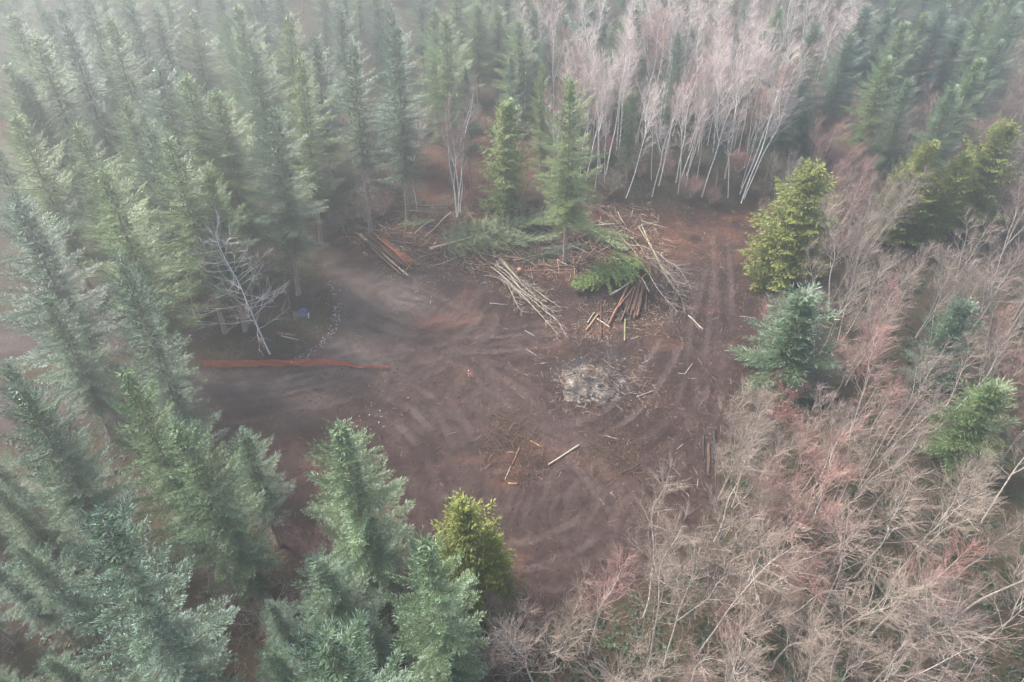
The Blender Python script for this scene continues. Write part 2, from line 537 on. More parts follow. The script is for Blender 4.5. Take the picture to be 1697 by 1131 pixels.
def build_ground():
    xs = axis(-420, 420, -34, 34, 0.2)
    ys = axis(-420, 420, 17, 88, 0.2)
    X, Y = np.meshgrid(xs, ys)
    shp = X.shape
    x = X.ravel(); y = Y.ravel()
    dc = sdf(CLEAR, x, y); dl = sdf(LANE, x, y); db = sdf(BACK, x, y); df = sdf(FARL, x, y)
    wob = 1.6 * fbm(x / 3.0, y / 3.0, 5)
    clear = np.maximum.reduce([sstep(0.8, -0.8, dc + wob), sstep(0.5, -0.5, dl + wob), sstep(1, -1, db + wob), sstep(1, -1, df + wob)])
    z = hgt(x, y)
    # gravel drive: left third of the clearing, feathering out
    drive = polyw([(-300, 740), (0, 712), (250, 688), (400, 680), (520, 668), (600, 640), (640, 600), (690, 520), (730, 450), (700, 430), (600, 445), (545, 430), (530, 470), (545, 520), (520, 575), (470, 600), (300, 618), (0, 650), (-300, 655)])
    dg = sdf(drive, x, y)
    grav = sstep(3.5, -4.0, dg + 6.0 * fbm(x / 4, y / 4, 21)) * 0.62
    grav = np.maximum(grav, sstep(0.5, -0.8, dl + wob) * 0.30)
    grav = grav * np.clip(0.55 + 0.5 * (fbm(x / 6.0, y / 0.9, 23) + 0.5) + 1.3 * fbm(x / 0.9, y / 0.9, 25), 0.15, 1.2)
    # red soil: slash band at the back, patches
    slash = polyw([(540, 380), (700, 350), (1100, 345), (1255, 350), (1240, 430), (1120, 440), (1060, 470), (960, 470), (860, 450), (760, 450), (690, 445), (560, 425)])
    ds = sdf(slash, x, y)
    red = sstep(1.5, -2.0, ds + 3.5 * fbm(x / 3.5, y / 3.5, 31)) * np.clip(0.40 + 1.8 * fbm(x / 1.5, y / 1.5, 33), 0, 1)
    red = np.maximum(red, np.clip(sstep(1, -2, db) * (0.6 + fbm(x / 2, y / 2, 35)), 0, 1))
    red = np.maximum(red, np.clip(sstep(1, -2, df) * 0.6, 0, 1))
    red = np.maximum(red, np.clip(sstep(0.12, 0.3, fbm(x / 5, y / 2.5, 37)) * clear * 0.35, 0, 1))
    p = G(730, 535); q = G(790, 545)
    for (u, v, rx, ry) in [(725, 530, 2.8, 0.7), (770, 532, 2.2, 0.4), (1000, 545, 2.0, 0.8), (605, 425, 1.2, 0.7)]:
        p = G(u, v)
        e = ((x - p[0]) * 0.94 + (y - p[1]) * 0.34) ** 2 / rx ** 2 + (-(x - p[0]) * 0.34 + (y - p[1]) * 0.94) ** 2 / ry ** 2
        red = np.maximum(red, np.exp(-e) * 0.85)
    # burn scar
    p = G(985, 632)
    dd = np.hypot((x - p[0]) / 1.35, y - p[1]) + 2.2 * fbm(x / 1.3, y / 1.3, 41)
    p2 = G(958, 615)
    dd2 = np.hypot((x - p2[0]) / 1.2, y - p2[1]) + 1.6 * fbm(x / 1.2, y / 1.2, 43)
    p3 = G(1005, 590)
    dd3 = np.hypot((x - p3[0]) / 1.5, y - p3[1]) + 1.6 * fbm(x / 1.2, y / 1.2, 45)
    char = np.maximum.reduce([sstep(3.4, 1.6, dd) * 0.75, sstep(2.4, 0.8, dd2) * 0.95, sstep(1.8, 0.4, dd3) * 0.45])
    # tracks
    tr = np.zeros_like(x); cut = np.zeros_like(x)
    dense = (x > -34) & (x < 34) & (y > 17) & (y < 88)
    ii = np.where(dense)[0]
    gx = ((x[ii] + 34) / 0.2).round().astype(int); gy = ((y[ii] - 17) / 0.2).round().astype(int)
    grid = -np.ones((gy.max() + 1, gx.max() + 1), int); grid[gy, gx] = ii
    rl = np.random.default_rng(3)
    lines = [[tuple(G(u, v)[:2]) for u, v in t] for t in TRACKS]
    for k in range(46):                                        # extra passes, shifted and bent
        base = np.array(lines[rl.integers(0, len(TRACKS))])
        lines.append([tuple(q) for q in base + rl.normal(0, 2.6, (1, 2)) + rl.normal(0, 0.5, base.shape)])
    for li, ln in enumerate(lines):
        c = dense_line(ln, 0.1)
        tg = np.gradient(c, axis=0); tg /= np.linalg.norm(tg, axis=1, keepdims=True) + 1e-9
        nrm = np.stack([-tg[:, 1], tg[:, 0]], 1)
        depth = rl.uniform(0.35, 1.0) * (1 if li < len(TRACKS) else 0.6)
        arc = np.arange(len(c)) * 0.1
        fade = sstep(0, 3, arc) * sstep(arc[-1], arc[-1] - 3, arc) * np.clip(0.5 + 2.2 * fbm(arc / 3, arc * 0 + li, 51), 0.0, 1)
        gauge = rl.uniform(0.75, 1.2)
        for side in (-gauge, gauge):
            cc = c + nrm * (side + 0.25 * fbm(arc / 2.0, arc * 0 + li + side, 57)[:, None])
            for off in np.arange(-0.5, 0.51, 0.1):
                q = cc + nrm * off
                jx = ((q[:, 0] + 34) / 0.2).round().astype(int); jy = ((q[:, 1] - 17) / 0.2).round().astype(int)
                ok = (jx >= 0) & (jx < grid.shape[1]) & (jy >= 0) & (jy < grid.shape[0])
                g = grid[jy[ok], jx[ok]]
                prof = 1.0 if abs(off) < 0.22 else (-0.55 if abs(off) > 0.38 else 0.15)
                val = prof * depth * fade[ok]
                if prof > 0:
                    np.maximum.at(cut, g, val)
                    lug = 0.75 + 0.35 * (np.sin(arc[ok] * 2 * math.pi / 0.8) > 0)
                    np.maximum.at(tr, g, val * lug * 0.5)
                else:
                    np.minimum.at(cut, g, val)
    inside = sstep(0.2, -1.0, dc)
    tr *= inside * np.clip(1 - 1.4 * grav, 0.0, 1); cut *= inside
    z = z - 0.09 * cut + clear * (0.16 * fbm(x / 1.1, y / 1.1, 61) + 0.10 * fbm(x / 0.45, y / 0.45, 63, 2))
    # berm along the drive's inner edge and rim of the clearing
    z += 0.22 * np.exp(-(dc + wob) ** 2 / 0.5) * np.clip(0.6 + 1.4 * fbm(x / 3, y / 3, 65), 0, 1)
    A = np.stack([clear, np.clip(grav, 0, 1) * clear * np.clip(1 - 1.1 * cut, 0.1, 1.2), np.clip(red, 0, 1), np.ones_like(x)], 1)
    B = np.stack([char, char * 0, np.clip(tr, 0, 1), np.ones_like(x)], 1)
    idx = np.arange(len(x)).reshape(shp)
    q = np.stack([idx[:-1, :-1], idx[:-1, 1:], idx[1:, 1:], idx[1:, :-1]], -1).reshape(-1, 4)
    me = mesh_from('ground', np.stack([x, y, z], 1), [(q, 0)], [ground_mat()], {'maskA': A, 'maskB': B}, True)
    o = obj('ground', me)
    tag(o, 'brown churned soil clearing and dark forest floor', 'ground', kind='structure')
    return o


build_ground()


# ------------------------------------------------------------------ conifers
def norm(a):
    return a / (np.linalg.norm(a, axis=-1, keepdims=True) + 1e-9)


UP = np.array([0, 0, 1.0])


def sprigs(mb, p, d, n, l, wd, tint, m):
    """needle shoots: two triangles each, folded along the shoot"""
    s = norm(np.cross(d, n)); n2 = np.cross(s, d)
    mid = p + d * (l * 0.42)[:, None] - n2 * (wd * 0.22)[:, None]
    a = mid + s * (wd * 0.5)[:, None]; b = mid - s * (wd * 0.5)[:, None]
    tip = p + d * l[:, None]
    k = len(p)
    V = np.stack([p, a, tip, b], 1).reshape(-1, 3)
    i = np.arange(k) * 4
    f = np.concatenate([np.stack([i, i + 1, i + 2], 1), np.stack([i, i + 2, i + 3], 1)])
    tt = np.stack([tint - 0.12, tint, tint + 0.10, tint], 1).reshape(-1)
    mb.add(V, f, m, np.clip(tt, 0, 1))


def make_conifer(seed, H=24.0, Rmax=3.3, base=0.25, kind='fir', dead=0, density=1.0, flat=None, wh=0.7, lean_top=0.0, thin=0.0, cone=0.58, leaf=None):
    r = np.random.default_rng(seed)
    cedar = kind == 'cedar'
    zt = np.linspace(0, H, 22)
    amp = 0.12 * H / 24
    bend = np.stack([amp * np.sin(zt / H * 3 + r.uniform(0, 6)) * (zt / H), amp * np.sin(zt / H * 2.3 + r.uniform(0, 6)) * (zt / H) + lean_top * (zt / H) ** 2, zt], 1)
    bend[:, :2] -= bend[0, :2]
    r0 = 0.0105 * H
    rad = r0 * (1 - zt / H) ** 0.85 + 0.012
    rad[0] *= 1.35; rad[1] *= 1.05
    tb = MB(); tb.tube(bend, rad, 9, 0, 0.5)

    def axis_at(z):
        return np.stack([np.interp(z, zt, bend[:, 0]), np.interp(z, zt, bend[:, 1]), z], -1)
    mb = MB()
    zb = base * H
    z = zb
    BR = []
    while z < H - (0.35 if cedar else 0.8):
        t = (z - zb) / (H - zb)
        env = Rmax * (1 - math.exp(-cone * (H - z) / Rmax)) * (0.82 + 0.18 * min(1, t / 0.12))
        if cedar:
            env = Rmax * ((1 - t ** 1.9) ** 0.95) * (0.75 + 0.25 * min(1, t / 0.2)) * 0.97 + 0.15
        nb = int(r.integers(4, 6))
        if cedar: nb += 1
        a0 = r.uniform(0, 6.28)
        for k in range(nb):
            if r.uniform() < 0.06 + thin:
                continue
            L = env * r.uniform(0.68, 1.15) + 0.10
            if r.uniform() < 0.10 and t > 0.05:
                L *= 1.18
            BR.append((z + r.normal(0, 0.10), a0 + k * 6.28 / nb + r.normal(0, 0.22), L, t))
        # small filler branches between whorls
        for k in range(3):
            BR.append((z + r.uniform(0.1, wh), r.uniform(0, 6.28), env * (r.uniform(0.35, 0.7) if cedar else r.uniform(0.25, 0.5)), t))
        z += wh * r.uniform(0.8, 1.2) * (1.0 if t < 0.7 else 0.8)
    bP = []; bR = []
    for (z0, az, L, t) in BR:
        h = np.array([math.cos(az), math.sin(az), 0])
        if cedar:
            el = R(22 - 45 * (1 - t)) + r.normal(0, 0.1); curve = 0.22
            if t > 0.75: el = R(35)
        else:
            el = R(-16 + 62 * t ** 1.15) + r.normal(0, 0.09); curve = 0.10 + 0.06 * (1 - t)
        p0 = axis_at(np.array([min(z0, H - 0.1)]))[0]

        def P(s):
            s = np.asarray(s)[:, None]
            return p0 + h * (L * math.cos(el) * s) + UP * (L * math.sin(el) * s + curve * L * s ** 2 - (0.30 * L * s * (1 - s) if cedar else 0.06 * L * s * (1 - s)))

        def T(s):
            s = np.asarray(s)
            return norm(P(s + 0.02) - P(s - 0.02))
        ss = np.linspace(0, 1, 5)
        bP.append(P(ss)); bR.append((0.006 + 0.011 * L) * (1 - 0.85 * ss))
        sp = (0.165 if not cedar else 0.18) / density
        k = max(3, int(L * 0.9 / sp))
        s = np.linspace(0.07, 0.98, k) + r.normal(0, 0.01, k)
        s = np.clip(np.concatenate([s, s + 0.4 / k]), 0.02, 0.995); side = np.concatenate([np.ones(k), -np.ones(k)])
        tp = P(s); tT = T(s); S = norm(np.cross(tT, UP)); Nn = np.cross(S, tT)
        phi = R(58) - R(22) * s + r.normal(0, 0.16, len(s))
        dr = (-0.10 + r.normal(0, 0.14, len(s))) if not cedar else (-0.42 + r.normal(0, 0.2, len(s)))
        td = norm(tT * np.cos(phi)[:, None] + S * (side * np.sin(phi))[:, None] + UP * dr[:, None])
        tl = ((0.36 if cedar else 0.27) * L * (1 - s) ** 0.6 * (0.55 + 0.45 * np.minimum(1, s / 0.25)) + 0.13) * r.uniform(0.65, 1.2, len(s))
        tl = np.minimum(tl, 1.3)
        # the branch axis itself carries shoots as a twig
        kk = max(2, int(L / 0.5))
        sa = np.linspace(0.35, 0.95, kk)
        tp = np.concatenate([tp, P(sa)]); td = np.concatenate([td, T(sa)]); tl = np.concatenate([tl, np.full(kk, min(0.55, L * 0.35))])
        Nn = np.concatenate([Nn, np.cross(norm(np.cross(T(sa), UP)), T(sa))])
        step = (0.095 if not cedar else 0.16) / density
        cnt = np.maximum(1, (tl / step).astype(int))
        rep = np.repeat(np.arange(len(tl)), cnt)
        loc = np.concatenate([(np.arange(c) + 0.5) / c for c in cnt])
        sd = np.where(np.arange(len(rep)) % 2 == 0, 1.0, -1.0)
        q = tp[rep] + td[rep] * (tl[rep] * loc)[:, None]
        dd = td[rep]; nn = Nn[rep]
        side2 = norm(np.cross(dd, nn))
        if cedar:
            # flat hanging sprays
            d2 = norm(dd * 0.55 + side2 * (sd * r.uniform(0.3, 0.8, len(rep)))[:, None] + UP * (-r.uniform(0.05, 0.75, len(rep)))[:, None] + r.normal(0, 0.12, (len(rep), 3)))
            l = r.uniform(0.20, 0.38, len(rep)); wd = l * r.uniform(0.34, 0.5, len(rep))
            nn2 = norm(nn + r.normal(0, 0.45, nn.shape))
        else:
            d2 = norm(dd * 0.8 + side2 * (sd * r.uniform(0.35, 0.85, len(rep)))[:, None] + UP * (r.uniform(-0.12, 0.38, len(rep)))[:, None])
            l = r.uniform(0.18, 0.32, len(rep)); wd = l * r.uniform(0.17, 0.26, len(rep))
            nn2 = norm(nn + r.normal(0, 0.30, nn.shape))
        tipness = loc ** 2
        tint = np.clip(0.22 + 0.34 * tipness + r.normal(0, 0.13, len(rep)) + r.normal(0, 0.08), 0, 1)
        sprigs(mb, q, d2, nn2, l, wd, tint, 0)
        # end shoot of each twig
        q = tp + td * tl[:, None] * 0.92
        l = r.uniform(0.22, 0.40, len(tp)) * (1 if not cedar else 0.9)
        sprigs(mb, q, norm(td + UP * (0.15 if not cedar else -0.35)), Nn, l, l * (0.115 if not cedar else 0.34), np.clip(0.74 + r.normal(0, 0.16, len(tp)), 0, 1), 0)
    nfz = int(70 * (H - zb))
    zf = zb + (H - zb - 0.6) * r.uniform(0, 1, nfz); af = r.uniform(0, 6.28, nfz)
    rf = (0.12 + 0.16 * (H - zf) ** 0.5) * r.uniform(0.3, 1.2, nfz)
    pf = axis_at(zf) + np.stack([np.cos(af) * rf, np.sin(af) * rf, r.normal(0, 0.1, nfz)], 1)
    df_ = norm(np.stack([np.cos(af), np.sin(af), r.uniform(-0.4, 0.7, nfz)], 1) + r.normal(0, 0.4, (nfz, 3)))
    lf = r.uniform(0.25, 0.5, nfz)
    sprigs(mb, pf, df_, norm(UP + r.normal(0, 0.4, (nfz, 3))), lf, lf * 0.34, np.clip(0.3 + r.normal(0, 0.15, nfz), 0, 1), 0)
    # leader
    zl = np.linspace(H - 1.5, H + 0.15, 26); a = r.uniform(0, 6.28, 26)
    d = norm(np.stack([np.cos(a) * 0.7, np.sin(a) * 0.7, np.full(26, 0.9)], 1))
    ctr = axis_at(np.minimum(zl, H)); ctr[:, 2] = zl
    sprigs(mb, ctr, d, norm(np.cross(d, UP)), np.full(26, 0.24) * (1.25 - np.linspace(0, 0.8, 26)), np.full(26, 0.05), np.full(26, 0.6), 0)
    mb.tube(np.array(bP), np.array(bR), 3, 1, 0.5)
    parts = {'trunk': tb, 'crown': mb}
    if dead:
        db = MB()
        n = dead
        P1 = []; R1 = []; P2 = []; R2 = []
        for i in range(n):
            z0 = r.uniform(0.10 * H, zb + 0.15 * H); az = r.uniform(0, 6.28)
            L = r.uniform(0.8, 2.4)
            h = np.array([math.cos(az), math.sin(az), 0]); s = np.linspace(0, 1, 5)[:, None]
            pts = axis_at(np.array([z0]))[0] + h * L * s + UP * (-0.35 * L * s + r.uniform(0.0, 0.5) * L * s ** 2)
            P1.append(pts); R1.append(np.linspace(0.022, 0.006, 5))
            for j in range(9):
                s0 = r.uniform(0.2, 1); q = pts[0] + h * L * s0 + UP * (-0.35 * L * s0 + 0.25 * L * s0 ** 2)
                dv = norm(h * 0.6 + np.array([-h[1], h[0], 0]) * r.choice([-1, 1]) + UP * r.normal(-0.2, 0.3)) * r.uniform(0.25, 0.8)
                P2.append(np.stack([q, q + dv * 0.5 + r.normal(0, 0.03, 3), q + dv])); R2.append([0.009, 0.007, 0.004])
        db.tube(np.array(P1), np.array(R1), 3, 0, 0.5); db.tube(np.array(P2), np.array(R2), 3, 0, r.uniform(0.2, 1, len(P2)))
        parts['dead_branches'] = db
    out = {}
    for nme, b in parts.items():
        if flat is not None:
            b.v = [v * np.array([1, flat, 1]) for v in b.v]
        mats = {'trunk': [M['fir_bark']], 'crown': [M[leaf or ('cedar' if cedar else 'fir')], M['fir_twig']], 'dead_branches': [M['dead_twig']]}[nme]
        out[nme] = b.mesh(kind + '_' + nme, mats, smooth=(nme == 'trunk'))
    return {'parts': out, 'H': H}


# ------------------------------------------------------------------ bare broadleaf trees
def make_alder(seed, H=16.0, stems=1, spread=0.12, crown_base=0.38, nprim=30, prim_len=3.6, twigs=5, secs=8, up=56, twmat='twig', bark='alder_bark', fork=0.4, wob=0.22, sec_len=0.45):
    r = np.random.default_rng(seed)
    tr = MB(); br = MB()
    prim = {6: ([], [])}
    secP = []; secR = []; twP = []; twR = []; twT = []
    stemlist = []
    for sidx in range(stems):
        az = r.uniform(0, 6.28) if stems == 1 else sidx * 6.28 / stems + r.normal(0, 0.4)
        sp = spread * r.uniform(0.6, 1.2) * H
        hd = np.array([math.cos(az), math.sin(az), 0])
        Hs = H * (1 if sidx == 0 else r.uniform(0.75, 1.0))
        n = 16
        t = np.linspace(0, 1, n)
        ph = r.uniform(0, 6.28, 4)
        base = hd * (0.0 if stems == 1 else r.uniform(0.08, 0.22))
        pts = base + hd * (sp * (t ** (1.15 if stems > 1 else 1.6)))[:, None] + UP * (Hs * t)[:, None]
        pts[:, 0] += wob * t * np.sin(t * 7 + ph[0]) + 0.5 * wob * t * np.sin(t * 15 + ph[1])
        pts[:, 1] += wob * t * np.sin(t * 6 + ph[2]) + 0.5 * wob * t * np.sin(t * 14 + ph[3])
        r0 = (0.0042 * Hs + 0.012) * (1 if stems == 1 else 0.8) * (0.9 if bark == 'pale_bark' else 1.0)
        rad = r0 * (1 - t) ** 0.8 + 0.010
        rad[0] *= 1.25
        tr.tube(pts, rad, 7, 0, r.uniform(0.35, 0.75))
        stemlist.append((pts, rad, Hs))
        if r.uniform() < fork:                                   # a co-dominant fork
            i0 = int(n * r.uniform(0.4, 0.6)); a2 = r.uniform(0, 6.28)
            h2 = np.array([math.cos(a2), math.sin(a2), 0])
            m = 10; tt = np.linspace(0, 1, m)
            L2 = (Hs - pts[i0, 2]) * r.uniform(0.7, 0.95)
            p2 = pts[i0] + h2 * (L2 * 0.32 * tt ** 0.8)[:, None] + UP * (L2 * tt)[:, None] + np.stack([0.2 * np.sin(tt * 8 + ph[1]) * tt, 0.2 * np.sin(tt * 9 + ph[2]) * tt, tt * 0], 1)
            rr = rad[i0] * 0.75 * (1 - tt) ** 0.8 + 0.01
            tr.tube(p2, rr, 6, 0, r.uniform(0.35, 0.75))
            stemlist.append((p2, rr, L2 + pts[i0, 2]))
    np_each = max(6, int(nprim / len(stemlist)))
    for pts, rad, Hs in stemlist:
        zlo = max(crown_base * H, pts[0, 2] + 0.3); zhi = pts[-1, 2]
        for k in range(np_each):
            f = (k + r.uniform(0, 1)) / np_each
            z0 = zlo + (zhi - zlo) * f ** 0.85
            az = k * 2.4 + r.normal(0, 0.4)
            c = np.array([np.interp(z0, pts[:, 2], pts[:, 0]), np.interp(z0, pts[:, 2], pts[:, 1]), z0])
            rb = np.interp(z0, pts[:, 2], rad)
            t = (z0 - zlo) / (zhi - zlo + 1e-6)
            L = prim_len * (1 - 0.72 * t) * r.uniform(0.55, 1.15)
            el = R(up) + r.normal(0, 0.2)
            h = np.array([math.cos(az), math.sin(az), 0])
            s = np.linspace(0, 1, 6)
            jx = r.normal(0, 0.035 * L, (6, 3)); jx[0] = 0
            P = c + h * (L * math.cos(el) * s)[:, None] + UP * (L * math.sin(el) * s + 0.14 * L * (s ** 2 - s))[:, None] + np.cumsum(jx, 0) * 0.5
            r1 = min(rb * 0.5, 0.0050 * L + 0.010)
            prim[6][0].append(P); prim[6][1].append(r1 * (1 - 0.72 * s))
            ns = max(3, int(secs * (0.55 + 0.45 * L / prim_len)))
            for j in range(ns):
                s0 = 0.2 + 0.8 * (j + r.uniform(0, 1)) / ns
                i = s0 * 5; a = int(min(i, 4)); q = P[a] + (P[a + 1] - P[a]) * (i - a)
                T = P[a + 1] - P[a]; T = T / (np.linalg.norm(T) + 1e-9)
                rv = r.normal(0, 1, 3); S = np.cross(T, rv); S /= np.linalg.norm(S) + 1e-9
                dv = T * 0.95 + S * r.uniform(0.3, 0.75) + UP * 0.22
                dv /= np.linalg.norm(dv)
                l2 = sec_len * L * (1.1 - 0.6 * s0) * r.uniform(0.6, 1.3) + 0.25
                k1 = r.normal(0, 0.045 * l2, 3)
                p0, p1, p2 = q, q + dv * l2 * 0.5 + k1, q + dv * l2 + UP * 0.08 * l2 - k1 * 0.5
                secP.append([p0, p1, p2]); r2 = max(0.0115, r1 * 0.45); secR.append([r2, r2 * 0.75, 0.007])
                nt_ = max(2, int(twigs * r.uniform(0.7, 1.3)))
                for _ in range(nt_):
                    s1 = r.uniform(0.15, 1.0)
                    qq = p0 + (p1 - p0) * s1 * 2 if s1 < 0.5 else p1 + (p2 - p1) * (s1 * 2 - 1)
                    e = dv * 1.0 + r.normal(0, 0.36, 3) + UP * 0.2
                    e *= r.uniform(0.35, 1.15) / (np.linalg.norm(e) + 1e-9)
                    twP.append([qq, qq + e * 0.55 + r.normal(0, 0.03, 3), qq + e]); twR.append([0.0085, 0.007, 0.005]); twT.append(r.uniform(0, 1))
    br.tube(np.array(prim[6][0]), np.array(prim[6][1]), 4, 0, r.uniform(0.3, 0.8, len(prim[6][0])))
    tw = MB()
    tw.tube(np.array(secP), np.array(secR), 3, 0, r.uniform(0.4, 1.0, len(secP)))
    tw.tube(np.array(twP), np.array(twR), 3, 0, np.array(twT))
    out = {'trunk': tr.mesh('alder_trunk', [M[bark]], True), 'limbs': br.mesh('alder_limbs', [M['pale_limb' if bark == 'pale_bark' else 'alder_limb']], True), 'twigs': tw.mesh('alder_twigs', [M[twmat]], False)}
    return {'parts': out, 'H': H}


COUNT = {}
AUTO = []
LANDMARKS = [('big yellow cedar', 1310, 370), ('silvery fir', 1330, 570), ('small dark fir', 1600, 530), ('bright green fir', 1620, 690), ('rounded pink tree', 1385, 800),
             ('crooked rim alder', 1195, 760), ('fan-topped alder', 985, 950), ('right edge cedars', 1620, 270), ('grey vase tree', 1640, 170), ('lone slash fir', 945, 250),
             ('white alder clump', 735, 240), ('slim green cedar', 840, 220), ('corner alder trio', 1260, 200), ('tarp corner fir', 440, 300), ('yellowish fir', 345, 320),
             ('dead-branched fir', 600, 200), ('big lane fir', 50, 430), ('candle-tipped fir', 195, 650), ('big corner fir', 170, 930), ('near lone fir', 570, 790),
             ('bottom cedar', 770, 900), ('bottom edge fir', 530, 1080), ('log pile', 640, 420), ('felled alders', 1090, 440), ('dark upper firs', 1500, 60)]


def place(name, var, x, y, h, rot=0.0, lean=(0.0, 0.0), wide=1.0, label=None, cat=None, group=None, z=None, skip=()):
    s = h / var['H']
    o = empty(name, (x, y, (hz(x, y) if z is None else z) - 0.12))
    o.rotation_mode = 'QUATERNION'
    q = Quaternion((0, 0, 1), rot)
    ax = Vector((-lean[1], lean[0], 0))
    if ax.length > 1e-5:
        q = Quaternion(ax.normalized(), ax.length) @ q
    o.rotation_quaternion = q
    if name == 'fir_tree':
        wide *= 1.0
    o.scale = (s * wide, s * wide, s)
    for pn, me in var['parts'].items():
        c = obj(pn, me, o)
        if pn in ('dead_branches', 'twigs', 'limbs'):
            c['kind'] = 'stuff'
    if label and label.startswith('*'):
        u, v = pix((x + lean[0] * h * 0.7, y + lean[1] * h * 0.7, h * 0.7))
        AUTO.append((o, label[1:], u, v)); label = label[1:]
    tag(o, label, cat, group)
    COUNT[name] = COUNT.get(name, 0) + 1
    return o


# prototypes (mesh data only)
FIR = [make_conifer(100 + i, 24, Rm, b, 'fir', dead=dd, wh=wq, density=1.0, cone=cn, leaf=lf) for i, (Rm, b, dd, wq, cn, lf) in enumerate([
    (4.3, 0.16, 0, 0.84, 0.62, 'fir'), (3.9, 0.28, 26, 0.80, 0.58, 'fir'), (4.5, 0.30, 34, 0.90, 0.64, 'fir_green'), (3.5, 0.34, 40, 0.78, 0.54, 'fir'), (4.1, 0.20, 0, 0.92, 0.66, 'fir_green')])]
NEARFIR = [make_conifer(140 + i, 24, Rm, b, 'fir', dead=0, wh=wq, density=1.15, thin=th, cone=cn, leaf=lf) for i, (Rm, b, th, wq, cn, lf) in enumerate([(4.6, 0.14, 0.14, 1.05, 0.66, 'fir'), (4.2, 0.12, 0.08, 0.95, 0.60, 'fir_mid')])]
EDGEFIR = make_conifer(160, 24, 3.9, 0.42, 'fir', dead=90, wh=0.8, density=1.0, thin=0.1, cone=0.55)
SMALLGREEN = make_conifer(171, 9, 2.5, 0.08, 'fir', wh=0.42, density=1.0, leaf='fir_green')
SMALLFIR = make_conifer(170, 9, 2.4, 0.08, 'fir', wh=0.42, density=1.0)
CENTREFIR = make_conifer(175, 23, 4.6, 0.27, 'fir', dead=14, wh=0.85, density=1.05, thin=0.05, cone=0.62, leaf='fir_green')
CEDAR = [make_conifer(180 + i, 15, Rm, 0.06, 'cedar', wh=0.50, density=0.95) for i, Rm in enumerate([3.3, 2.9])]
SLIMCEDAR = make_conifer(185, 16, 2.4, 0.16, 'cedar', wh=0.62, density=0.85, leaf='cedar_green', thin=0.15)
ALDER = [make_alder(200 + i, 16, **k) for i, k in enumerate([
    dict(), dict(spread=0.2, nprim=32, wob=0.4), dict(stems=2, spread=0.18, nprim=44, fork=0.2, wob=0.35), dict(crown_base=0.45, nprim=34, prim_len=2.8, up=55, wob=0.35),
    dict(crown_base=0.3, nprim=40, prim_len=3.9, up=40, twmat='twig'), dict(stems=3, spread=0.25, nprim=48, fork=0.1, twmat='twig', wob=0.35), dict(twmat='pinktwig', nprim=38, prim_len=3.2, twigs=5)])]
TALLALDER = [make_alder(230 + i, 19, crown_base=cb, nprim=46, prim_len=2.9, up=56, bark='pale_bark', twmat=tw, spread=0.08, wob=0.35, fork=0.45, twigs=5) for i, (cb, tw) in enumerate([(0.42, 'paletwig'), (0.38, 'paletwig'), (0.48, 'pinktwig'), (0.36, 'paletwig')])]
CLUMP = [make_alder(250, 17, stems=3, spread=0.15, crown_base=0.45, nprim=46, prim_len=2.4, up=60, bark='pale_bark', twmat='pinktwig', fork=0.3),
         make_alder(251, 14, stems=2, spread=0.12, crown_base=0.35, nprim=40, prim_len=2.2, up=62, bark='pale_bark', twmat='twig', fork=0.6)]
VASE = [make_alder(260, 8, stems=7, spread=0.34, crown_base=0.22, nprim=70, prim_len=2.1, up=64, twmat='pinktwig', secs=8, twigs=5, fork=0.3, wob=0.25),
        make_alder(261, 8, stems=6, spread=0.36, crown_base=0.2, nprim=64, prim_len=2.2, up=66, twmat='greytwig', secs=7, twigs=4, fork=0.4, wob=0.3),
        make_alder(262, 8, stems=5, spread=0.3, crown_base=0.25, nprim=60, prim_len=2.2, up=60, twmat='twig', secs=8, twigs=4, fork=0.4, wob=0.3)]
SHRUB = [make_alder(270, 3, stems=7, spread=0.4, crown_base=0.15, nprim=42, prim_len=1.2, up=55, twmat='pinktwig', secs=6, twigs=5, fork=0, wob=0.15),
         make_alder(271, 3, stems=6, spread=0.45, crown_base=0.12, nprim=40, prim_len=1.2, up=50, twmat='greytwig', secs=6, twigs=5, fork=0, wob=0.2)]
SNAG = make_alder(280, 14, crown_base=0.22, nprim=52, prim_len=5.0, up=22, twmat='paletwig', bark='pale_bark', fork=0, secs=6, twigs=3, spread=0.03, wob=0.15, sec_len=0.3)

TAKEN = []        # (x, y, min distance)


def apex(u, v, h):
    p = G(u, v, h)
    return p[0], p[1]


def ordn(i):
    return ['first', 'second', 'third', 'fourth', 'fifth', 'sixth', 'seventh', 'eighth', 'ninth', 'tenth', 'eleventh', 'twelfth', 'thirteenth', 'fourteenth',
            'fifteenth', 'sixteenth', 'seventeenth', 'eighteenth', 'nineteenth', 'twentieth', 'twenty-first', 'twenty-second', 'twenty-third', 'twenty-fourth'][i]


rp = np.random.default_rng(99)
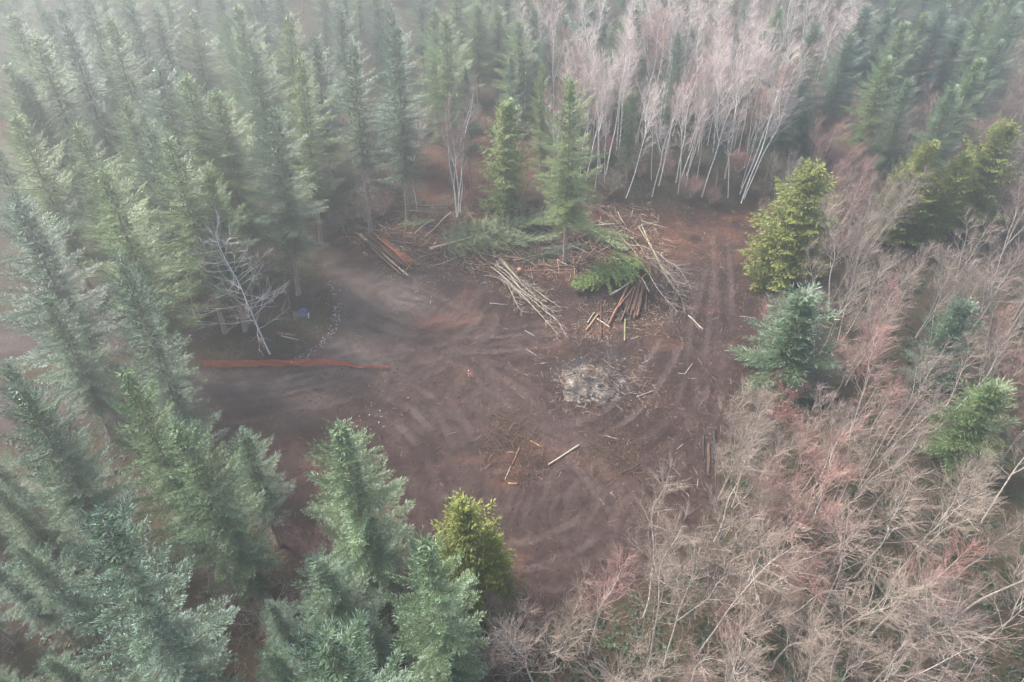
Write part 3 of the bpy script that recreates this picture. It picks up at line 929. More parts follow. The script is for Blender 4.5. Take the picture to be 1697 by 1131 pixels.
# --- foreground and edge firs seen one by one: apex pixel, height, prototype, width, label
HERO = [
    (398, 712, 15.0, FIR[3], 1.1, 'dark green fir half hidden behind the broad fir at lower left'),
    (160, 848, 25.0, NEARFIR[0], 0.80, 'large blue-green fir in the lower left corner, seen from above with long spreading boughs'),
    (566, 694, 20.5, NEARFIR[1], 1.05, 'pale green fir standing alone at the near edge of the bare soil'),
    (700, 896, 21.0, NEARFIR[1], 0.85, 'blue-green fir with a forked bare leader, beside the yellow-green cedar at the bottom'),
    (530, 1052, 25.0, NEARFIR[0], 0.85, 'fir whose pale top just rises above the bottom edge of the picture'),
    (193, 412, 24.0, FIR[0], 0.75, 'slender tall fir rising between the dirt lane and the orange fence'),
    (195, 600, 23.0, NEARFIR[1], 0.78, 'fir with bare candle tip standing in front of the orange fence end'),
    (25, 640, 22.0, NEARFIR[0], 0.80, 'bushy fir with pale spiky tips beside the dirt road at left edge'),
    (300, 690, 21.0, NEARFIR[1], 0.85, 'broad fir at the lower left bounding the dark soil'),
    (8, 600, 22.0, FIR[0], 0.7, 'dark blue fir half cut by the left edge above the road'),
    (15, 318, 22.5, FIR[0], 1.2, 'big fir left of the dirt lane showing bare reddish trunks below'),
    (440, 168, 22.5, FIR[1], 1.05, 'fir on the clearing corner above the blue tarp'),
    (490, 84, 23.0, FIR[2], 0.98, 'tall fir left of the log pile with a bare lower trunk'),
    (583, 66, 23.5, EDGEFIR, 1.1, 'fir with grey dead lower branches standing over the red log pile'),
    (652, 30, 24.5, FIR[1], 1.0, 'tallest fir of the edge row, left of the white alder clump'),
    (948, 122, 22.5, CENTREFIR, 1.05, 'lone fir with orange-brown lower trunk among the slash in the middle'),
    (340, 268, 20.0, FIR[2], 0.92, 'yellowish green fir behind the leaning bare alder'),
    (238, 196, 22.5, FIR[0], 1.0, 'pale fir left of the yellowish green one, in the dense stand'),
    (1125, 50, 18.5, FIR[3], 0.9, 'slim fir poking out of the bare alders behind the clearing'),
    (775, 108, 17.0, FIR[3], 0.75, 'young frosty fir just behind the white alder clump'),
    (848, 88, 19.0, FIR[3], 0.75, 'pale fir top between the young cedar and the lone fir'),
    (1338, 474, 12.5, SMALLFIR, 1.45, 'bushy silvery fir on the right edge of the soil, below the big cedar'),
    (1605, 488, 11.0, SMALLFIR, 1.05, 'small dark fir surrounded by bare alders at mid right'),
    (1655, 636, 10.5, SMALLGREEN, 1.25, 'bright green fir standing among bare alders near right edge'),
    (1048, 150, 13.0, FIR[2], 0.9, 'light green fir deep inside the white-trunked grove'),
    (1205, 165, 12.5, FIR[3], 1.0, 'frosty fir half hidden by white trunks near the corner trio'),
    (898, 105, 15.0, FIR[4], 0.85, 'light green fir just left of the lone slash fir, further back'),
    (1340, 172, 12.0, SMALLFIR, 0.9, 'small frosty fir in front of the white alder trunks at the right back corner'),
]
def tilt(x):
    return min(0.13, max(-0.10, -x * 0.0042))


for u, v, h, var, wd, lab in HERO:
    x, y = apex(u, v, h)
    tx = tilt(x) + (0.08 if v == 848 else 0.0)
    x -= math.sin(tx) * h
    place('fir_tree', var, x, y, h, rp.uniform(0, 6.28), (tx + rp.normal(0, 0.008), rp.normal(0, 0.01)), wd, lab, 'fir tree', 'firs around the clearing')
    TAKEN.append((x, y, 2.6))

# --- firs of the left stand and the stand behind, again by apex pixel
LEFTSTAND = [(15, 20), (135, -20), (90, 0), (60, 54), (109, 40), (178, 26), (259, 88), (306, 108), (349, 140), (20, 183), (121, 187), (198, 152), (2, 95), (40, 118), (275, 205),
             (160, 265), (410, 60)]
BACKLEFT = [(215, -5), (258, 8), (310, 10), (396, 3), (470, 14), (521, 58), (427, 66), (560, 4), (638, 6), (716, 6), (736, 22)]
BACKSTAND = [(790, 4), (823, 8), (860, 30), (884, 8), (931, 28), (1001, 12), (957, 38), (905, 60), (1030, 30), (1060, 4), (1108, 20), (1150, 40), (1190, 5), (1240, 20), (1290, 6), (1270, 44), (980, -8), (1130, -10), (1220, -12)]
RIGHTSTAND = [(1350, 32), (1411, 50), (1440, 6), (1475, 8), (1505, 30), (1535, 22), (1565, 10), (1598, 34), (1475, 98), (1510, 130), (1589, 136), (1655, 62), (1690, 14), (1640, 4), (1317, 76), (1625, 95)]
for zone, pts, h0, txt, grp in ((0, LEFTSTAND, 22.5, 'misty blue-green fir of the dense left stand, {} counting from the left edge', 'firs of the dense left stand'),
                                (1, BACKLEFT, 20.5, 'pale misty fir along the top edge left of centre, {} from the left', 'firs along the top edge, left'),
                                (3, BACKSTAND, 15.5, 'misty fir along the top edge above the bare alders, {} from the left', 'firs along the top edge, middle'),
                                (2, RIGHTSTAND, 17.5, 'fir in the dark stand at the upper right, {} from the left', 'firs of the upper right stand')):
    pts = sorted(pts)
    for i, (u, v) in enumerate(pts):
        h = h0 * rp.uniform(0.93, 1.07)
        x, y = apex(u, v, h)
        tx = tilt(x) * 0.8
        x -= math.sin(tx) * h
        place('fir_tree', FIR[int(rp.integers(0, 5))], x, y, h, rp.uniform(0, 6.28), (tx + rp.normal(0, 0.012), rp.normal(0, 0.015)), rp.uniform(0.98, 1.32) * (1.15 if h < 19 else 1.0),
              txt.format(ordn(i)), 'fir tree', grp)
        TAKEN.append((x, y, 2.8))

# --- cedars
CED = [
    (1352, 272, 14.5, CEDAR[0], 1.5, 'big yellow-green cedar at the right back corner of the soil'),
    (1545, 236, 13.0, CEDAR[1], 1.3, 'yellow cedar among the bare trees, first of three at the upper right'),
    (1605, 250, 12.0, CEDAR[0], 1.1, 'yellow-green cedar between two others near the upper right edge'),
    (1675, 203, 14.0, CEDAR[1], 1.5, 'tallest yellow-green cedar, cut by the right edge'),
    (765, 832, 13.5, CEDAR[1], 1.15, 'yellow-green cedar at the bottom between two blue-green firs'),
    (838, 163, 16.0, SLIMCEDAR, 1.35, 'slim bright green cedar beside the white alder clump'),
    (815, 880, 11.5, CEDAR[0], 0.7, 'small dark cedar tucked against the bottom yellow-green cedar'),
]
for u, v, h, var, wd, lab in CED:
    x, y = apex(u, v, h)
    place('cedar_tree', var, x, y, h, rp.uniform(0, 6.28), (0, 0), wd, lab, 'cedar tree', 'cedars around the clearing')
    TAKEN.append((x, y, 2.2))


def free(x, y, d):
    for (a, b, c) in TAKEN:
        if (a - x) ** 2 + (b - y) ** 2 < max(d, c * 0.8) ** 2:
            return False
    return True


def openness(x, y):
    return _look(OPEN_GRID, x, y)


def inview(x, y, h, m=60):
    for z in (0, h * 0.5, h):
        u, v = pix((x, y, z))
        if -m < u < 1697 + m and -m < v < 1131 + m:
            return True
    return False


# --- alders that stand at the rim of the clearing, one by one: base pixel, height, lean
RIM = [
    (757, 360, 17.0, CLUMP[0], (0.0, 0.0), 0.4, 'white alder clump of three stems behind the slash'),
    (762, 352, 15.0, CLUMP[1], (0.03, 0.0), 2.2, 'white forked alder right beside the three-stemmed clump'),
    (448, 588, 15.5, SNAG, (-0.09, 0.0), 0.3, 'leaning bare alder with wide side branches above the orange fence'),
    (1188, 830, 9.5, ALDER[5], (0.02, 0.04), 1.0, 'crooked many-stemmed alder at the right edge of the soil'),
    (1215, 842, 12.0, ALDER[2], (0.10, 0.02), 2.0, 'pair-stemmed alder beside the crooked one at the right edge'),
    (1228, 338, 19.0, TALLALDER[0], (0.06, 0.02), 1.0, 'pale alder trunk at the right back corner, closest to the soil'),
    (1233, 330, 18.0, TALLALDER[1], (0.10, 0.05), 2.0, 'pale alder trunk just behind the corner one, leaning right'),
    (1226, 322, 19.0, TALLALDER[2], (0.08, 0.0), 3.0, 'thin alder of the corner trio with pinkish top'),
    (1163, 327, 17.0, TALLALDER[3], (0.06, 0.0), 0.3, 'slim white alder leaning right behind the red soil'),
    (1037, 330, 16.0, TALLALDER[1], (0.16, 0.0), 0.9, 'white alder leaning strongly right, right of the lone fir'),
    (1004, 290, 19.0, TALLALDER[0], (0.09, 0.02), 1.9, 'tall bright alder rising behind the lone fir'),
    (692, 350, 14.0, TALLALDER[3], (0.0, 0.03), 2.9, 'thin pale alder trunk left of the white clump'),
    (1092, 308, 17.0, TALLALDER[2], (0.05, 0.0), 4.0, 'white alder behind the pale felled log, bright straight trunk'),
    (1120, 303, 17.5, TALLALDER[1], (0.04, 0.02), 5.0, 'pair of alders behind the clearing, the straighter one'),
    (1127, 302, 16.5, TALLALDER[3], (0.08, 0.02), 5.5, 'pair of alders behind the clearing, the more tilted one'),
    (975, 1085, 13.0, ALDER[6], (-0.02, 0.05), 0.7, 'pink-twigged alder in front of the soil at the bottom, fan-shaped top'),
    (1065, 1125, 14.5, ALDER[1], (0.05, 0.10), 1.7, 'pale straight alder at the bottom with broken top'),
    (1100, 1105, 14.0, ALDER[0], (0.02, 0.10), 3.7, 'alder with reddish twigs at the bottom, next to the broken one'),
    (1160, 1080, 14.0, ALDER[4], (0.08, 0.10), 2.7, 'widely branched pale alder at the lower right of the soil'),
]
for u, v, h, var, ln, rot, lab in RIM:
    p = GP(u, v)
    place('alder_tree', var, p[0], p[1], h, rot, ln, 1.0, lab, 'alder tree', 'bare alders at the rim of the clearing')
    TAKEN.append((p[0], p[1], 0.9))
VSE = [
    (1640, 150, 7.5, 1, 1.5, 'grey vase-shaped bare tree near the upper right corner'),
    (1385, 770, 9.5, 0, 1.3, 'dense pink-twigged bare tree, rounded, right of the soil'),
    (1330, 870, 9.0, 0, 1.2, 'pink bare tree below the rounded one'),
    (1250, 660, 7.0, 2, 1.0, 'pinkish bare tree in front of the silvery fir'),
    (1440, 210, 8.0, 0, 1.3, 'reddish bare tree behind the big yellow-green cedar'),
    (1290, 950, 9.0, 1, 1.1, 'greyish bare tree at lower right'),
    (530, 870, 6.0, 0, 1.1, 'pink-brown bare bush beside the lone near fir'),
    (520, 960, 5.0, 0, 1.0, 'dark pinkish bush below the near fir'),
    (340, 985, 4.5, 1, 1.2, 'grey bare bush right of the large corner fir'),
    (430, 1010, 5.0, 1, 1.3, 'tangled grey bush between corner fir and bottom fir'),
    (835, 960, 7.0, 1, 0.8, 'grey leafless bush in front of the bottom cedar'),
    (800, 1060, 6.0, 1, 0.9, 'pale leafless bush right of the bottom fir'),
    (700, 1100, 5.0, 0, 0.8, 'low leafless bush at the bottom edge'),
    (930, 1010, 8.0, 2, 1.0, 'pinkish bare shrubby tree left of the fan-shaped alder'),
]
for u, v, h, k, wd, lab in VSE:
    x, y = apex(u, v, h)
    place('bare_tree' if h > 6.5 else 'bare_bush', VASE[k], x, y, h, rp.uniform(0, 6.28), (0, 0), wd, lab, 'bare tree' if h > 6.5 else 'bush', 'leafless bushy trees')
    TAKEN.append((x, y, 1.2))


# --- crowds: alders behind the clearing, alders on the right, extra firs
def scatter(n, ulo, uhi, vlo, vhi, dmin, openmin, ok=None, seed=0):
    r = np.random.default_rng(seed); out = []
    for _ in range(n * 40):
        u = r.uniform(ulo, uhi); v = r.uniform(vlo, vhi)
        p = G(u, v)
        if openness(p[0], p[1]) < openmin or not free(p[0], p[1], dmin):
            continue
        if ok and not ok(u, v, p):
            continue
        out.append((p[0], p[1])); TAKEN.append((p[0], p[1], dmin))
        if len(out) >= n:
            break
    return out


def scatter_xy(n, x0, x1, y0, y1, dmin, openmin, ok=None, seed=0):
    r = np.random.default_rng(seed); out = []
    for _ in range(n * 40):
        x = r.uniform(x0, x1); y = r.uniform(y0, y1)
        if openness(x, y) < openmin or not free(x, y, dmin):
            continue
        if ok and not ok(x, y):
            continue
        out.append((x, y)); TAKEN.append((x, y, dmin))
        if len(out) >= n:
            break
    return out


for x, y in scatter(58, 860, 1290, 190, 335, 1.35, 0.2, seed=1):
    place('alder_tree', TALLALDER[int(rp.integers(0, 4))], x, y, rp.uniform(12.0, 19.5), rp.uniform(0, 6.28), (rp.normal(-0.0016 * x, 0.06), rp.normal(0, 0.06)), rp.uniform(0.75, 1.2),
          '*thin white-trunked alder', 'alder tree', 'alder crowd behind the clearing')
for x, y in scatter(40, 860, 1400, 120, 210, 1.9, 0.5, seed=2):
    place('alder_tree', TALLALDER[int(rp.integers(0, 4))], x, y, rp.uniform(13, 17), rp.uniform(0, 6.28), (rp.normal(-0.0016 * x, 0.05), rp.normal(0, 0.05)), 1.1,
          '*pinkish bare alder further back', 'alder tree', 'pinkish alders further back')


SHOWN = [(apex(1352, 272, 14.5)[1], 1225, 265, 1395, 500), (apex(1338, 474, 12.5)[1], 1240, 470, 1405, 690), (apex(1605, 488, 11)[1], 1555, 480, 1650, 590),
         (apex(1655, 636, 10)[1], 1545, 630, 1690, 750), (apex(1545, 236, 13)[1], 1495, 230, 1697, 370), (G(448, 588)[1], 300, 360, 470, 600)]


def covers(x, y, h):
    for (hy, u0, v0, u1, v1) in SHOWN:
        if y < hy + 1:
            for z in (0.5 * h, 0.75 * h, h):
                u, v = pix((x, y, z))
                if u0 < u < u1 and v0 < v < v1:
                    return True
    return False


def right_ok(x, y):
    if covers(x, y, 11.5):
        return False
    u, v = pix((x, y, 8))
    if u < 1190 + max(0, (1000 - v)) * 0.06 and v < 900:
        return False
    if u < 880:
        return False
    return v > 330 + max(0, (1500 - u)) * 0.1 and inview(x, y, 13)


k = 0
for x, y in scatter_xy(112, 2, 75, 10, 82, 2.7, 0.6, right_ok, seed=3):
    u, v = pix((x, y, 8))
    near = v > 800
    h = rp.uniform(9, 13.5)
    place('alder_tree', ALDER[int(rp.integers(0, 7))], x, y, h, rp.uniform(0, 6.28), (rp.normal(-0.05, 0.09), rp.normal(0.0, 0.09)), rp.uniform(1.0, 1.3),
          '*tan-twigged thicket alder',
          'alder tree', 'alders of the lower right thicket' if near else 'alders right of the soil')
for x, y in scatter_xy(40, 30, 95, 60, 110, 2.8, 0.8, lambda x, y: not covers(x, y, 8) and 1250 < pix((x, y, 8))[0] < 1740 and 90 < pix((x, y, 8))[1] < 400, seed=4):
    place('bare_tree', VASE[int(rp.integers(0, 3))], x, y, rp.uniform(7, 10), rp.uniform(0, 6.28), (rp.normal(0.03, 0.05), 0), rp.uniform(0.9, 1.3),
          '*twiggy leafless tree', 'bare tree', 'bare trees at the upper right')
for x, y in scatter_xy(26, -95, -8, 30, 150, 4.2, 1.2, lambda x, y: not covers(x, y, 19) and inview(x, y, 22) and pix((x, y, 22))[1] < 420, seed=5):
    place('fir_tree', FIR[int(rp.integers(0, 5))], x, y, rp.uniform(14, 20), rp.uniform(0, 6.28), (tilt(x), 0), rp.uniform(0.85, 1.05),
          '*shorter fir in the left forest', 'fir tree', 'filler firs of the left forest')
for x, y in scatter_xy(60, 0, 110, 100, 165, 4.2, 1.2, lambda x, y: inview(x, y, 16), seed=6):
    place('fir_tree', FIR[int(rp.integers(0, 5))], x, y, rp.uniform(13, 17), rp.uniform(0, 6.28), (0, 0), rp.uniform(1.0, 1.25),
          '*distant misty fir', 'fir tree', 'distant firs behind the alders')
for x, y in scatter_xy(50, -115, 0, 88, 165, 4.4, 1.5, lambda x, y: inview(x, y, 18) and pix((x, y, 18))[1] < 60, seed=16):
    place('fir_tree', FIR[int(rp.integers(0, 5))], x, y, rp.uniform(15, 20), rp.uniform(0, 6.28), (tilt(x), 0), rp.uniform(1.0, 1.3),
          '*distant misty fir', 'fir tree', 'distant firs behind the left stand')
for x, y in scatter_xy(24, -52, -2, 8, 36, 3.0, 1.0, lambda x, y: inview(x, y, 16) and pix((x, y, 15))[1] > 700, seed=7):
    place('fir_tree', FIR[(0, 1, 3)[int(rp.integers(0, 3))]], x, y, rp.uniform(8, 14), rp.uniform(0, 6.28), (0, 0), rp.uniform(0.95, 1.2),
          '*dark shaded low fir', 'fir tree', 'shaded firs at lower left')
k = 0
for x, y in scatter_xy(90, -30, 70, 12, 96, 1.6, -0.2, lambda x, y: openness(x, y) < 9 and inview(x, y, 3) and pix((x, y, 1))[0] > 560, seed=8):
    place('bare_shrub', SHRUB[k % 2], x, y, rp.uniform(1.6, 3.4), rp.uniform(0, 6.28), (0, 0), rp.uniform(0.9, 1.4),
          '*low leafless edge shrub', 'shrub', 'low shrubs along the forest edge')
    k += 1


# ------------------------------------------------------------------ undergrowth (ferns and low leaves), stuff
def build_undergrowth():
    r = np.random.default_rng(21)
    # candidate clump positions in the visible ground
    N = 16000
    u = r.uniform(-60, 1757, N); v = r.uniform(150, 1280, N)
    P = np.array([G(a, b) for a, b in zip(u, v)])
    d = np.minimum.reduce([sdf(CLEAR, P[:, 0], P[:, 1]), sdf(LANE, P[:, 0], P[:, 1]), sdf(BACK, P[:, 0], P[:, 1]) + 1, sdf(FARL, P[:, 0], P[:, 1]) + 1])
    dens = sstep(-0.4, 2.0, d) * (0.45 + 1.6 * np.clip(fbm(P[:, 0] / 6, P[:, 1] / 6, 71) + 0.2, 0, 1))
    dens *= np.where(u < 520, 0.45, 1.0)
    band = polyw([(640, 372), (700, 348), (900, 338), (1060, 338), (1250, 344), (1250, 356), (1090, 362), (1060, 400), (960, 440), (850, 428), (760, 420), (700, 395)])
    inband = sdf(band, P[:, 0], P[:, 1]) < 0.3
    dens = np.maximum(dens, sstep(0.6, -0.6, sdf(band, P[:, 0], P[:, 1])) * (0.25 + 1.4 * np.clip(fbm(P[:, 0] / 2.5, P[:, 1] / 2.5, 73) + 0.1, 0, 1)))
    kp = r.uniform(0, 1, N) < dens
    inband = inband[kp][:4600]; P = P[kp][:4600]
    K = len(P)
    P[:, 2] = hgt(P[:, 0], P[:, 1])
    nf = 11
    c = np.repeat(P, nf, 0); n = len(c)
    size = np.repeat(np.where(inband, r.uniform(0.25, 0.5, K), r.uniform(0.2, 0.5, K)), nf) * r.uniform(0.7, 1.2, n)
    az = r.uniform(0, 6.28, n); h = np.stack([np.cos(az), np.sin(az), np.zeros(n)], 1); sdv = np.stack([-np.sin(az), np.cos(az), np.zeros(n)], 1)
    upk = r.uniform(0.3, 0.9, n)
    t = np.array([0, 0.35, 0.7, 1.0]); wq = np.array([0.03, 0.13, 0.11, 0.01])
    V = []
    for i in range(4):
        q = c + h * (size * t[i])[:, None] + UP * (size * upk * (1.9 * t[i] - 1.5 * t[i] ** 2))[:, None]
        V.append(q + sdv * (size * wq[i])[:, None]); V.append(q - sdv * (size * wq[i])[:, None])
    V = np.stack(V, 1).reshape(-1, 3)
    b = np.arange(n)[:, None] * 8
    f = np.concatenate([b + np.array([[0, 1, 3, 2]]), b + np.array([[2, 3, 5, 4]]), b + np.array([[4, 5, 7, 6]])])
    tint = np.repeat(np.clip(np.repeat(np.where(inband, r.normal(0.80, 0.2, K), r.normal(0.10, 0.14, K)), nf) + r.normal(0, 0.12, n), 0, 1), 8)
    me = mesh_from('undergrowth', V, [(f, 0)], [M['fern']], {'tint': tint})
    tag(obj('undergrowth', me), 'dark green ferns and low leaves covering the forest floor', 'undergrowth', kind='stuff')
    # leafless brush: fine brown stems everywhere under the trees and at the rim
    N = 9000
    u = r.uniform(-60, 1757, N); v = r.uniform(180, 1280, N)
    P = np.array([G(a, b) for a, b in zip(u, v)])
    d = np.minimum(sdf(CLEAR, P[:, 0], P[:, 1]), sdf(LANE, P[:, 0], P[:, 1]))
    keep = ((d > -0.6) | (sdf(band, P[:, 0], P[:, 1]) < 0)) & (r.uniform(0, 1, N) < np.where(d < 5, 0.9, 0.45))
    P = P[keep][:2600]; K = len(P); P[:, 2] = hgt(P[:, 0], P[:, 1])
    nb = 9
    c = np.repeat(P, nb, 0) + np.concatenate([r.normal(0, 0.35, (K * nb, 2)), np.zeros((K * nb, 1))], 1)
    n = len(c)
    l = r.uniform(0.6, 1.8, n); dv = norm(np.stack([r.normal(0, 0.6, n), r.normal(0, 0.6, n), r.uniform(0.25, 1.1, n)], 1)) * l[:, None]
    Q = np.stack([c, c + dv * 0.5 + r.normal(0, 0.08, (n, 3)), c + dv - UP * (0.12 * l)[:, None]], 1)
    mb = MB(); mb.tube(Q, np.repeat([[0.009, 0.008, 0.004]], n, 0), 3, 0, r.uniform(0, 1, n))
    tag(obj('brush', mb.mesh('brush', [M['greytwig']])), 'tangled brown leafless brush on the forest floor', 'brush', kind='stuff')


build_undergrowth()


# ------------------------------------------------------------------ logs and poles
def limb(name, pts, r0, r1, bark, label, cat, group=None, sides=9, cut='cut', wob=0.03, seed=None, twigs=0, twig_len=0.9, parent=None, tmat='greytwig', twig_from=0.45):
    """a felled stem: bark tube with cut ends, its origin at the middle; twigs become a part"""
    r = np.random.default_rng(seed if seed is not None else int(abs(pts[0][0] * 1000)) + int(abs(pts[-1][1] * 77)))
    c = np.array(pts, float)
    ctr = c.mean(0)
    if len(c) == 2:
        t = np.linspace(0, 1, 7)[:, None]; c = c[0] + (c[1] - c[0]) * t
    else:
        seg = np.linalg.norm(np.diff(c, axis=0), axis=1).sum()
        p = np.vstack([2 * c[0] - c[1], c, 2 * c[-1] - c[-2]]); o = []
        for i in range(1, len(p) - 2):
            for t in np.linspace(0, 1, 5, endpoint=False):
                a, b, d, e = p[i - 1], p[i], p[i + 1], p[i + 2]
                o.append(0.5 * (2 * b + (d - a) * t + (2 * a - 5 * b + 4 * d - e) * t ** 2 + (3 * b - a - 3 * d + e) * t ** 3))
        c = np.array(o + [p[-2]])
    n = len(c); t = np.linspace(0, 1, n)
    Lg = np.linalg.norm(c[-1] - c[0])
    c = c + np.stack([np.sin(t * 9 + r.uniform(0, 6)), np.sin(t * 8 + r.uniform(0, 6)), np.sin(t * 7) * 0.3], 1) * (wob * min(1, Lg / 6))
    rad = (r0 + (r1 - r0) * t) * (1 + r.normal(0, 0.05, n))
    mb = MB(); mb.tube(c - ctr, rad, sides, 0, r.uniform(0.0, 0.6), caps=1)
    me = mb.mesh(name, [M[bark], M[cut]], False)
    for pl in me.polygons:
        pl.use_smooth = len(pl.vertices) == 4
    o = obj(name, me, parent)
    o.location = ctr
    if not parent:
        tag(o, label, cat, group)
    if twigs:
        P = []; T = []
        ax = norm(np.gradient(c, axis=0))
        for k in range(twigs):
            s = r.uniform(twig_from, 1.0); i = int(s * (n - 1)); q = c[i] - ctr
            side = norm(np.cross(ax[i], UP)) * r.choice([-1, 1])
            d = norm(ax[i] * 0.9 + side * r.uniform(0.2, 0.9) + UP * r.uniform(-0.05, 0.5)) * twig_len * r.uniform(0.4, 1.3)
            P.append([q, q + d * 0.5 + r.normal(0, 0.05, 3), q + d]); T.append(0)
            for _ in range(3):
                s2 = r.uniform(0.4, 1); qq = q + d * s2
                e = norm(d / (np.linalg.norm(d) + 1e-9) + r.normal(0, 0.5, 3)) * twig_len * r.uniform(0.2, 0.5)
                P.append([qq, qq + e * 0.5 + r.normal(0, 0.02, 3), qq + e]); T.append(1)
        P = np.array(P)
        floor = hgt(P[:, :, 0].ravel() + ctr[0], P[:, :, 1].ravel() + ctr[1]).reshape(P.shape[:2]) - ctr[2] + 0.03
        P[:, :, 2] = np.maximum(P[:, :, 2], floor)
        tm = MB(); tm.tube(P, np.where(np.array(T)[:, None] == 0, np.array([[0.018, 0.013, 0.007]]), np.array([[0.008, 0.007, 0.004]])), 3, 0, r.uniform(0.2, 1, len(P)))
        obj('twigs', tm.mesh('twigs', [M[tmat]]), o)
    return o


def W(uv, dz):
    return GP(uv[0], uv[1], dz)


# reddish peeled log pile at the left back
rl = np.random.default_rng(5)
A0, A1 = np.array([594.0, 396.0]), np.array([668.0, 460.0])     # near side
B0, B1 = np.array([624.0, 384.0]), np.array([692.0, 438.0])
rows = []
for j in range(8):
    f = j / 7
    rows.append((A0 + (B0 - A0) * f, A1 + (B1 - A1) * f, 0.17))
for j in range(6):
    f = (j + 0.8) / 7
    rows.append((A0 + (B0 - A0) * f, A1 + (B1 - A1) * f, 0.44))
for j in range(4):
    f = (j + 1.8) / 7
    rows.append((A0 + (B0 - A0) * f, A1 + (B1 - A1) * f, 0.68))
PILEMAT = ['peeled', 'log_bark', 'red_bark', 'char', 'red_bark', 'peeled', 'pole_bark', 'red_bark', 'log_bark', 'cut']
for j, (a, b, z) in enumerate(rows):
    sl = rl.uniform(-0.10, 0.28); e = rl.uniform(-0.22, 0.12)
    pa = W(a + (b - a) * sl, z); pb = W(b + (b - a) * e, z)
    pa[:2] += rl.normal(0, 0.16, 2); pb[:2] += rl.normal(0, 0.2, 2); pa[2] += rl.uniform(-0.05, 0.08)
    lay = 'bottom' if j < 8 else ('middle' if j < 14 else 'top')
    idx = j if j < 8 else (j - 8 if j < 14 else j - 14)
    rr = rl.uniform(0.08, 0.18)
    limb('log', [pa, (pa + pb) / 2 + rl.normal(0, 0.05, 3), pb], rr, rr * 0.65, PILEMAT[(j * 7 + 3) % 10],
         'log in the left reddish pile, {} layer, {} from the soil side'.format(lay, ordn(idx)), 'log', 'logs of the reddish left pile', seed=500 + j, wob=0.08)
limb('log', [W((668, 456), 1.0), W((681, 437), 0.9)], 0.07, 0.05, 'cut', 'short pale stick lying across the end of the left log pile', 'log', seed=530)

# fan of dark logs, right pile
FAN = [((1050, 465), (1012, 489), 0.10, 'pole_bark', 0.55, 'pale log sticking out sideways from the top of the right pile'),
       ((1042, 472), (1008, 539), 0.13, 'peeled', 0.35, 'long brown log at the outer left of the right pile'),
       ((1050, 477), (1029, 533), 0.12, 'log_bark', 0.2, 'grey-brown log second from the left in the right pile'),
       ((1058, 468), (1045, 524), 0.15, 'log_bark', 0.25, 'dark thick log in the middle of the right pile'),
       ((1062, 465), (1051, 528), 0.16, 'log_bark', 0.3, 'longest thick log in the centre of the right pile'),
       ((1066, 467), (1056, 525), 0.15, 'peeled', 0.3, 'orange-ended thick log right of centre in the right pile'),
       ((1070, 467), (1062, 501), 0.13, 'log_bark', 0.3, 'short log with bright cut face in the right pile'),
       ((1064, 461), (1076, 484), 0.06, 'pole_bark', 0.75, 'thin stick lying slantwise on top of the right pile'),
       ((1072, 470), (1070, 517), 0.09, 'log_bark', 0.15, 'thin dark log at the right side of the right pile'),
       ((1051, 475), (1025, 509), 0.10, 'peeled', 0.6, 'reddish log lying on the left part of the right pile'),
       ((1055, 471), (1039, 519), 0.12, 'log_bark', 0.55, 'brown log resting on the middle of the right pile'),
       ((1060, 470), (1050, 515), 0.13, 'log_bark', 0.62, 'brown upper log over the thick centre of the right pile'),
       ((1066, 469), (1060, 512), 0.12, 'log_bark', 0.6, 'upper log on the right of the right pile'),
       ((1078, 470), (1078, 512), 0.07, 'char', 0.1, 'darkest thin log at the far right of the right pile'),
       ((1036, 529), (1035, 566), 0.09, 'moss_bark', 0.1, 'grey log lying alone just below the right pile'),
       ((996, 504), (996, 560), 0.09, 'log_bark', 0.12, 'upright-looking dark log crossing the small orange ones'),
       ((992, 520), (971, 548), 0.11, 'cut', 0.12, 'freshly peeled orange log left of the right pile'),
       ((985, 518), (973, 536), 0.08, 'pole_bark', 0.1, 'short pale log parallel to the freshly peeled one'),
       ((989, 528), (1011, 543), 0.06, 'pole_bark', 0.25, 'thin stick joining the small crossing logs'),
       ((1074, 452), (1062, 462), 0.09, 'peeled', 0.7, 'short orange stick at the upper end of the right pile')]
for i, (a, b, rr, bk, z, lab) in enumerate(FAN):
    limb('log', [W(a, z + rr * 0.5), W(b, z * 0.7 + rr * 0.5)], rr * 0.85, rr, bk, lab, 'log', 'logs of the right pile', seed=600 + i)

# bundle of pale alder poles
s = 0.1503


def bp(l):
    return [(780 + a * s, 400 + b * s) for a, b in l]


